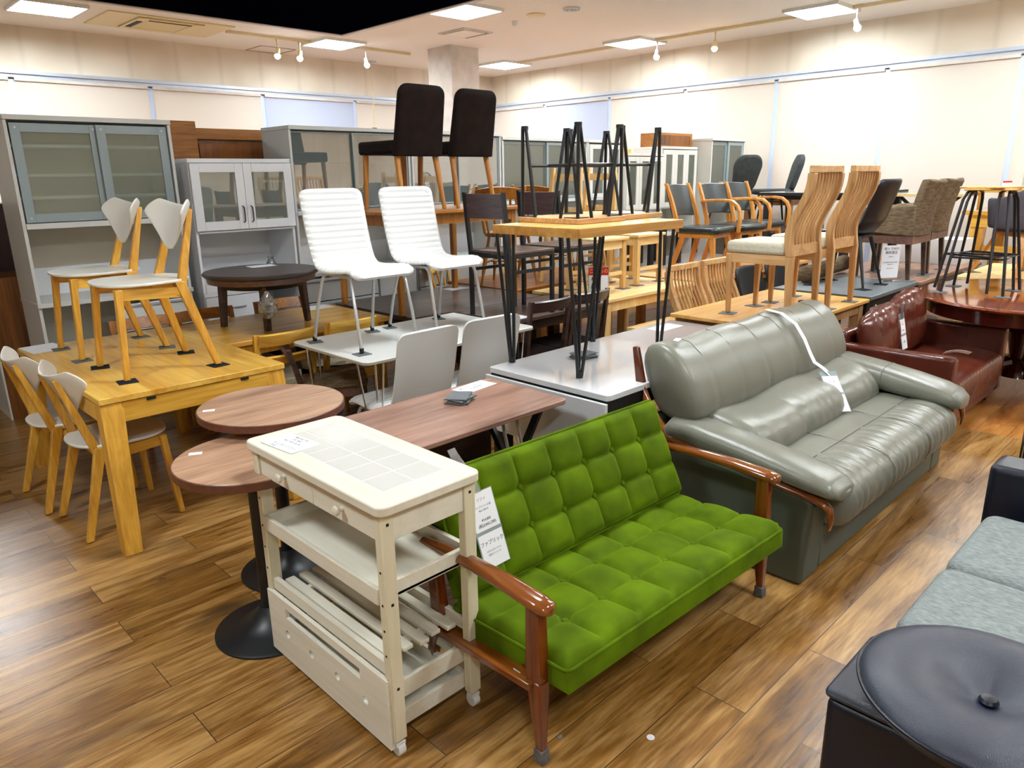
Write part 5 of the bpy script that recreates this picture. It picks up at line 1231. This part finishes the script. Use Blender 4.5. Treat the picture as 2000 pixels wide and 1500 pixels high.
o = obj('carton', G().box(-.2, .2, -.3, .3, 0, .24), WHL); tag(o, 'white patterned carton in front of the golden counter table', 'box'); o.location = (8.38, 2.35, .7125)
sgn = thing('sign', 'clear upright acrylic sign holder behind the brown armchairs', 'sign', (9.0, 1.75, 1.4155)); obj('plate', G().box(-.004, 0, -.05, .05, 0, .22), FILM, sgn); obj('foot', G().box(-.03, .03, -.05, .05, 0, .004), FILM, sgn)
sgn = thing('sign', 'small red-framed card behind the top of the brown armchair', 'sign', (9.0, 1.93, 1.4155), -.5); obj('card', G().box(-.06, .06, -.002, 0, 0, .08), PAPER, sgn); obj('red_band', G().box(-.06, .06, -.004, -.0022, .065, .08), REDP, sgn)
t = thing('sign', 'white notice with black writing and a red strip at the right edge', 'sign', (8.45, .95, .7125), -.9); obj('board', G().box(-.16, .16, -.005, 0, .01, .20), PAPER, t); obj('red_strip', G().box(-.12, .16, -.008, -.0052, .165, .2), REDP, t)
text('展示品', .05, INK, t, (0, -.0085, .11), (pi/2, 0, 0)); text('こちら', .05, INK, t, (0, -.0085, .055), (pi/2, 0, 0)); obj('base', G().box(-.16, .16, -.03, .03, 0, .01), BLKM, t)
t = thing('fan', 'black wire-grille object cut off by the right edge', 'fan', (8.35, .62, .7125)); obj('rim', G().tube([(0, .16*cos(2*pi*k/32), .78+.20*sin(2*pi*k/32)) for k in range(32)], .012, 8, closed=True), BLKM, t); obj('pole', G().cyl(0, 0, .01, .60, .012, 10).cyl(0, 0, 0, .012, .1, 20), BLKM, t)
gg = G()
for k in range(9): gg.tube([(0, -.15, .62+.04*k), (0, .15, .62+.04*k)], .003, 5)
obj('grille', gg, BLKM, t)
# ---------------------------------------------------------------- cabinets along the left side
YF = 5.55
def carcass(t, w, d, h, th=.02, mat=SHELL, base=.86, z_up=1.37, inner=INNER):
    """open hutch: local x 0..w, front at y=0, back at y=d"""
    obj('side_panel', G().box(0, th, 0, d, 0, h-.031), mat, t, bev=.002); obj('side_panel', G().box(w-th, w, 0, d, 0, h-.031), mat, t, bev=.002); obj('top_panel', G().box(-.002, w+.002, -.012, d, h-.03, h), mat, t, bev=.002)
    obj('back_board', G().box(th, w-th, d-.012, d-.002, .05, h-.03), inner, t)
    obj('counter', G().box(th*.0-.005, w+.005, -.02, d-.013, base-.03, base), mat, t, bev=.002)
    obj('bottom_shelf', G().box(th, w-th, .005, d-.013, .05, .07), mat, t)
    obj('upper_floor', G().box(th, w-th, -.012, d-.013, z_up-.035, z_up), mat, t, bev=.002)
def shelves(t, w, d, zs, x0=.02, x1=None, mat=WHT):
    for z in zs: obj('inner_shelf', G().box(x0, (x1 or w-.02), .052, d-.014, z, z+.018), mat, t)
def slide_door(t, x0, x1, z0, z1, y, fr=.055, frm=GRYD, glass=FROST, studs=True):
    g = G().box(x0, x0+fr, y, y+.018, z0, z1).box(x1-fr, x1, y, y+.018, z0, z1).box(x0+fr, x1-fr, y, y+.018, z0, z0+fr).box(x0+fr, x1-fr, y, y+.018, z1-fr, z1)
    d = obj('sliding_door', g, frm, t, bev=.0015); obj('frosted_pane', G().box(x0+fr, x1-fr, y+.006, y+.010, z0+fr, z1-fr), glass, d)
    if studs:
        s = G()
        for xx in (x0+fr*.55, x1-fr*.55):
            for zz in (z0+fr*.5, z1-fr*.5): s.add([(xx+.007*cos(2*pi*k/12), y-.002, zz+.007*sin(2*pi*k/12)) for k in range(12)], [tuple(range(12))])
        obj('stud', s, CHR, d)
    return d
def glass_door(t, x0, x1, z0, z1, y, fr=.055, frm=WHG, glass=CLEAR, handle=None):
    g = G().box(x0, x0+fr, y-.018, y, z0, z1).box(x1-fr, x1, y-.018, y, z0, z1).box(x0+fr, x1-fr, y-.018, y, z0, z0+fr).box(x0+fr, x1-fr, y-.018, y, z1-fr, z1)
    d = obj('glass_door', g, frm, t, bev=.002); obj('pane', G().box(x0+fr, x1-fr, y-.011, y-.007, z0+fr, z1-fr), glass, d)
    if handle:
        xh = x1-fr*.5 if handle > 0 else x0+fr*.5
        obj('handle', G().tube([(xh, y-.018, z0+.05), (xh, y-.042, z0+.06), (xh, y-.045, z0+.11), (xh, y-.042, z0+.16), (xh, y-.018, z0+.17)], .005, 8), plain('dark_handle', (70, 66, 62), .3, .6) if 'dark_handle' not in MATS else MATS['dark_handle'], d)
    return d
def drawer(t, x0, x1, z0, z1, mat=WHG, y=0, bar=None):
    d = obj('drawer', G().box(x0, x1, y-.018, y, z0, z1), mat, t, bev=.002)
    if bar == 'strip': obj('pull_strip', G().box(x0, x1, y-.03, y-.0185, z1-.02, z1-.006), ALU, d)
    elif bar: obj('handle', G().tube([((x0+x1)/2-.07, y-.03, (z0+z1)/2), ((x0+x1)/2+.07, y-.03, (z0+z1)/2)], .005, 8).box((x0+x1)/2-.062, (x0+x1)/2-.056, y-.03, y-.0185, (z0+z1)/2-.004, (z0+z1)/2+.004).box((x0+x1)/2+.056, (x0+x1)/2+.062, y-.03, y-.0185, (z0+z1)/2-.004, (z0+z1)/2+.004), CHR, d)
    return d
# 1: grey framed sliding doors, frosted
t = thing('kitchen_cabinet', 'tall white kitchen cabinet with two grey-framed frosted sliding doors, far left', 'cabinet', (1.125, YF, 0))
carcass(t, 1.0, .45, 2.03); shelves(t, 1.0, .45, (1.52, 1.66, 1.84))
slide_door(t, .52, .97, 1.375, 1.985, .008); slide_door(t, .035, .54, 1.375, 1.985, .030)
obj('backsplash', G().box(.02, .98, .42, .436, .86, 1.05), WHG, t)
for k in range(3): drawer(t, .50, .98, .60-.2*k, .79-.2*k, WHT, 0, 'strip')
obj('open_bay_floor', G().box(.02, .48, .01, .43, .45, .47), WHT, t)
# brown/white chest at the far left
t = thing('wooden_chest', 'brown wooden chest with a white side panel at the left edge beside the first cabinet', 'chest', (.93, 6.03, 0)); obj('body', G().box(.012, 1.0, 0, .42, .0, 1.0), DARKO := wood('aged_brown_oak', (74, 40, 10), (138, 84, 28), 'z', .45, 6), t, bev=.002); obj('side_panel', G().box(0, .011, .002, .42, 0, 1.0), WHT, t)
t = thing('wooden_cupboard', 'very dark cupboard behind the left chest', 'cupboard', (.25, 6.5, 0)); obj('body', G().box(0, 1.7, 0, .45, 0, 1.48), plain('dark_cupboard', (44, 18, 16), .5), t, bev=.003); obj('door', G().box(.02, .84, -.018, -.001, .05, 1.45), MATS['dark_cupboard'], t); obj('door', G().box(.86, 1.68, -.018, -.001, .05, 1.45), MATS['dark_cupboard'], t)  # invented dark block; its colour stands for the shade behind the chest
# 2: white glass-door cabinet
t = thing('kitchen_cabinet', 'glossy white cabinet with two clear glass doors and curved dark handles', 'cabinet', (2.20, YF-.02, 0))
carcass(t, .80, .45, 1.775, mat=WHG, base=.80, z_up=1.275, inner=WHT); shelves(t, .80, .45, (1.42, 1.60), mat=WHT)
glass_door(t, .003, .399, 1.26, 1.742, -.013, .065, handle=1); glass_door(t, .401, .797, 1.26, 1.742, -.013, .065, handle=-1)
obj('backsplash', G().box(.02, .78, .42, .436, .80, 1.02), WHG, t); obj('counter_block', G().box(.02, .78, -.01, .40, .80, .86), WHG, t)
drawer(t, .005, .47, .59, .765, WHG, 0, True); drawer(t, .005, .47, .36, .585, WHG, 0, True); drawer(t, .005, .47, .09, .355, WHG, 0, True); obj('divider', G().box(.475, .49, 0, .43, .07, .77), WHG, t)
def plant(x, y, z):
    t = thing('small_plant', 'small green sprig in a cup behind the dark round low table', 'plant', (x, y, z))
    obj('pot', G().lathe([(.001, 0), (.022, 0), (.028, .04), (.025, .042), (.001, .036)], 0, 0, 16), WHT, t); g = G(); random.seed(5)
    for k in range(26):
        a = random.uniform(0, 2*pi); r = random.uniform(.01, .06); h_ = random.uniform(.05, .10); p = Vector((r*cos(a), r*sin(a), h_)); d_ = Vector((cos(a), sin(a), .3))*.016; q = Vector((-sin(a), cos(a), .4))*.008
        g.add([p-d_, p+q, p+d_, p-q], [(0, 1, 2, 3)])
    obj('leaves', g, LEAF, t)
plant(2.62, 5.70, .861)
def glassware(x, y, z, lab):
    o = obj('glass_jar', G().lathe([(.001, 0), (.03, 0), (.045, .03), (.045, .09), (.02, .13), (.024, .15), (.02, .15), (.016, .13), (.04, .09), (.04, .03), (.001, .008)], x, y, 20), CLEAR); o.data.transform(Matrix.Translation((0, 0, z))); tag(o, lab, 'jar')
glassware(2.86, 5.72, .861, 'round clear glass jar on the counter of the white glass-door cabinet')
# brown wall unit behind
t = thing('wall_unit', 'brown wooden wall unit with a sliding front rising behind the white cabinet', 'wall unit', (2.32, 6.25, 0))
obj('tall_box', G().box(-.2, .26, -.04, .42, 0, 2.08), ORG, t, bev=.002); obj('body', G().box(.262, 1.7, 0, .42, 0, 2.02), DARKO, t); obj('cornice', G().box(.262, 1.72, -.03, .43, 1.945, 2.03), ORG, t, bev=.003)
obj('sliding_door', G().box(.28, .85, -.015, -.001, 1.1, 1.91), wood('brown_door', (88, 44, 8), (150, 88, 24), 'z', .35, 7), t); obj('dark_opening', G().box(.87, 1.68, -.006, -.001, 1.1, 1.91), BLKM, t)
# 3: grey sliding glass cabinet
def big_cab(lab, x, w, yoff=0, h=2.03, glass=MIRR, fr=.012, n=2):
    t = thing('kitchen_cabinet', lab, 'cabinet', (x, YF+yoff, 0)); carcass(t, w, .45, h, inner=WHT); shelves(t, w, .45, (1.55, 1.75), mat=WHT)
    slide_door(t, .025, w*.52, 1.375, h-.04, .03, fr, GRYD, glass, False); slide_door(t, w*.5, w-.025, 1.375, h-.04, .008, fr, GRYD, glass, False)
    obj('backsplash', G().box(.02, w-.02, .42, .436, .86, 1.05), WHG, t)
    for k in range(3): drawer(t, .01, w*.62, .62-.2*k, .81-.2*k, DRAWG, 0, 'strip')
    obj('divider', G().box(w*.63, w*.64, 0, .43, .07, .82), SHELL, t); obj('door', G().box(w*.645, w-.01, -.018, 0, .07, .81), DRAWG, t)
    return t
big_cab('grey-white kitchen cabinet with reflective glass sliding doors, right of the white glass-door cabinet', 3.03, 1.18)
big_cab('grey-white kitchen cabinet with glass sliding doors behind the tall brown chairs', 4.23, 1.12)
big_cab('white cabinet with pale glass sliding doors behind the upturned hairpin legs', 5.37, 1.34, 0, 2.0, FROST, .03)
t = thing('kitchen_cabinet', 'narrow white cabinet with two small glass doors behind the upturned stools', 'cabinet', (6.72, YF, 0)); carcass(t, .62, .45, 2.0, mat=WHT, inner=WHT); shelves(t, .62, .45, (1.55, 1.75)); glass_door(t, .02, .31, 1.36, 1.95, 0, .05, WHT, FROST); glass_door(t, .312, .60, 1.36, 1.95, 0, .05, WHT, FROST)
t = thing('kitchen_cabinet', 'cream cabinet with two narrow glass doors behind the pine chairs', 'cabinet', (7.36, YF-.05, 0)); carcass(t, .78, .45, 1.86, mat=WLAC, inner=WHT, z_up=1.22); shelves(t, .78, .45, (1.40, 1.60))
for k in range(3): glass_door(t, .01+k*.255, .26+k*.255, 1.20, 1.82, 0, .055, WLAC, FROST)
t = thing('kitchen_cabinet', 'cream cabinet with narrow glass doors beside the far right cabinet', 'cabinet', (8.16, YF-.02, 0)); carcass(t, .80, .45, 1.95, mat=WLAC, inner=WHT, z_up=1.22); shelves(t, .80, .45, (1.45, 1.68))
for k in range(3): glass_door(t, .01+k*.262, .27+k*.262, 1.20, 1.91, 0, .06, WLAC, FROST)
t = thing('shelf_box', 'orange-brown wooden box on top of the cream cabinets', 'box', (7.95, YF+.05, 1.951)); obj('body', G().box(.25, 1.0, .0, .3, 0, .17), ORG, t, bev=.002); obj('recessed_front', G().box(.28, .95, -.004, -.0005, .02, .14), DARKO, t)
o = obj('wooden_tray', G().box(7.3, 7.6, YF+.05, YF+.3, 1.861, 1.91), YEL, bev=.003); tag(o, 'small honey wood box on top of the cream cabinet', 'box')
t = thing('kitchen_cabinet', 'white cabinet with two frosted sliding doors at the right end of the row', 'cabinet', (9.02, 5.34, 0)); carcass(t, .88, .55, 2.06, mat=WLAC, inner=WHT, z_up=1.35); shelves(t, .88, .55, (1.6, 1.82))
slide_door(t, .03, .45, 1.36, 2.02, .03, .045, GRYD, FROST, False); slide_door(t, .44, .85, 1.36, 2.02, .008, .045, GRYD, FROST, False)
finish_texts()
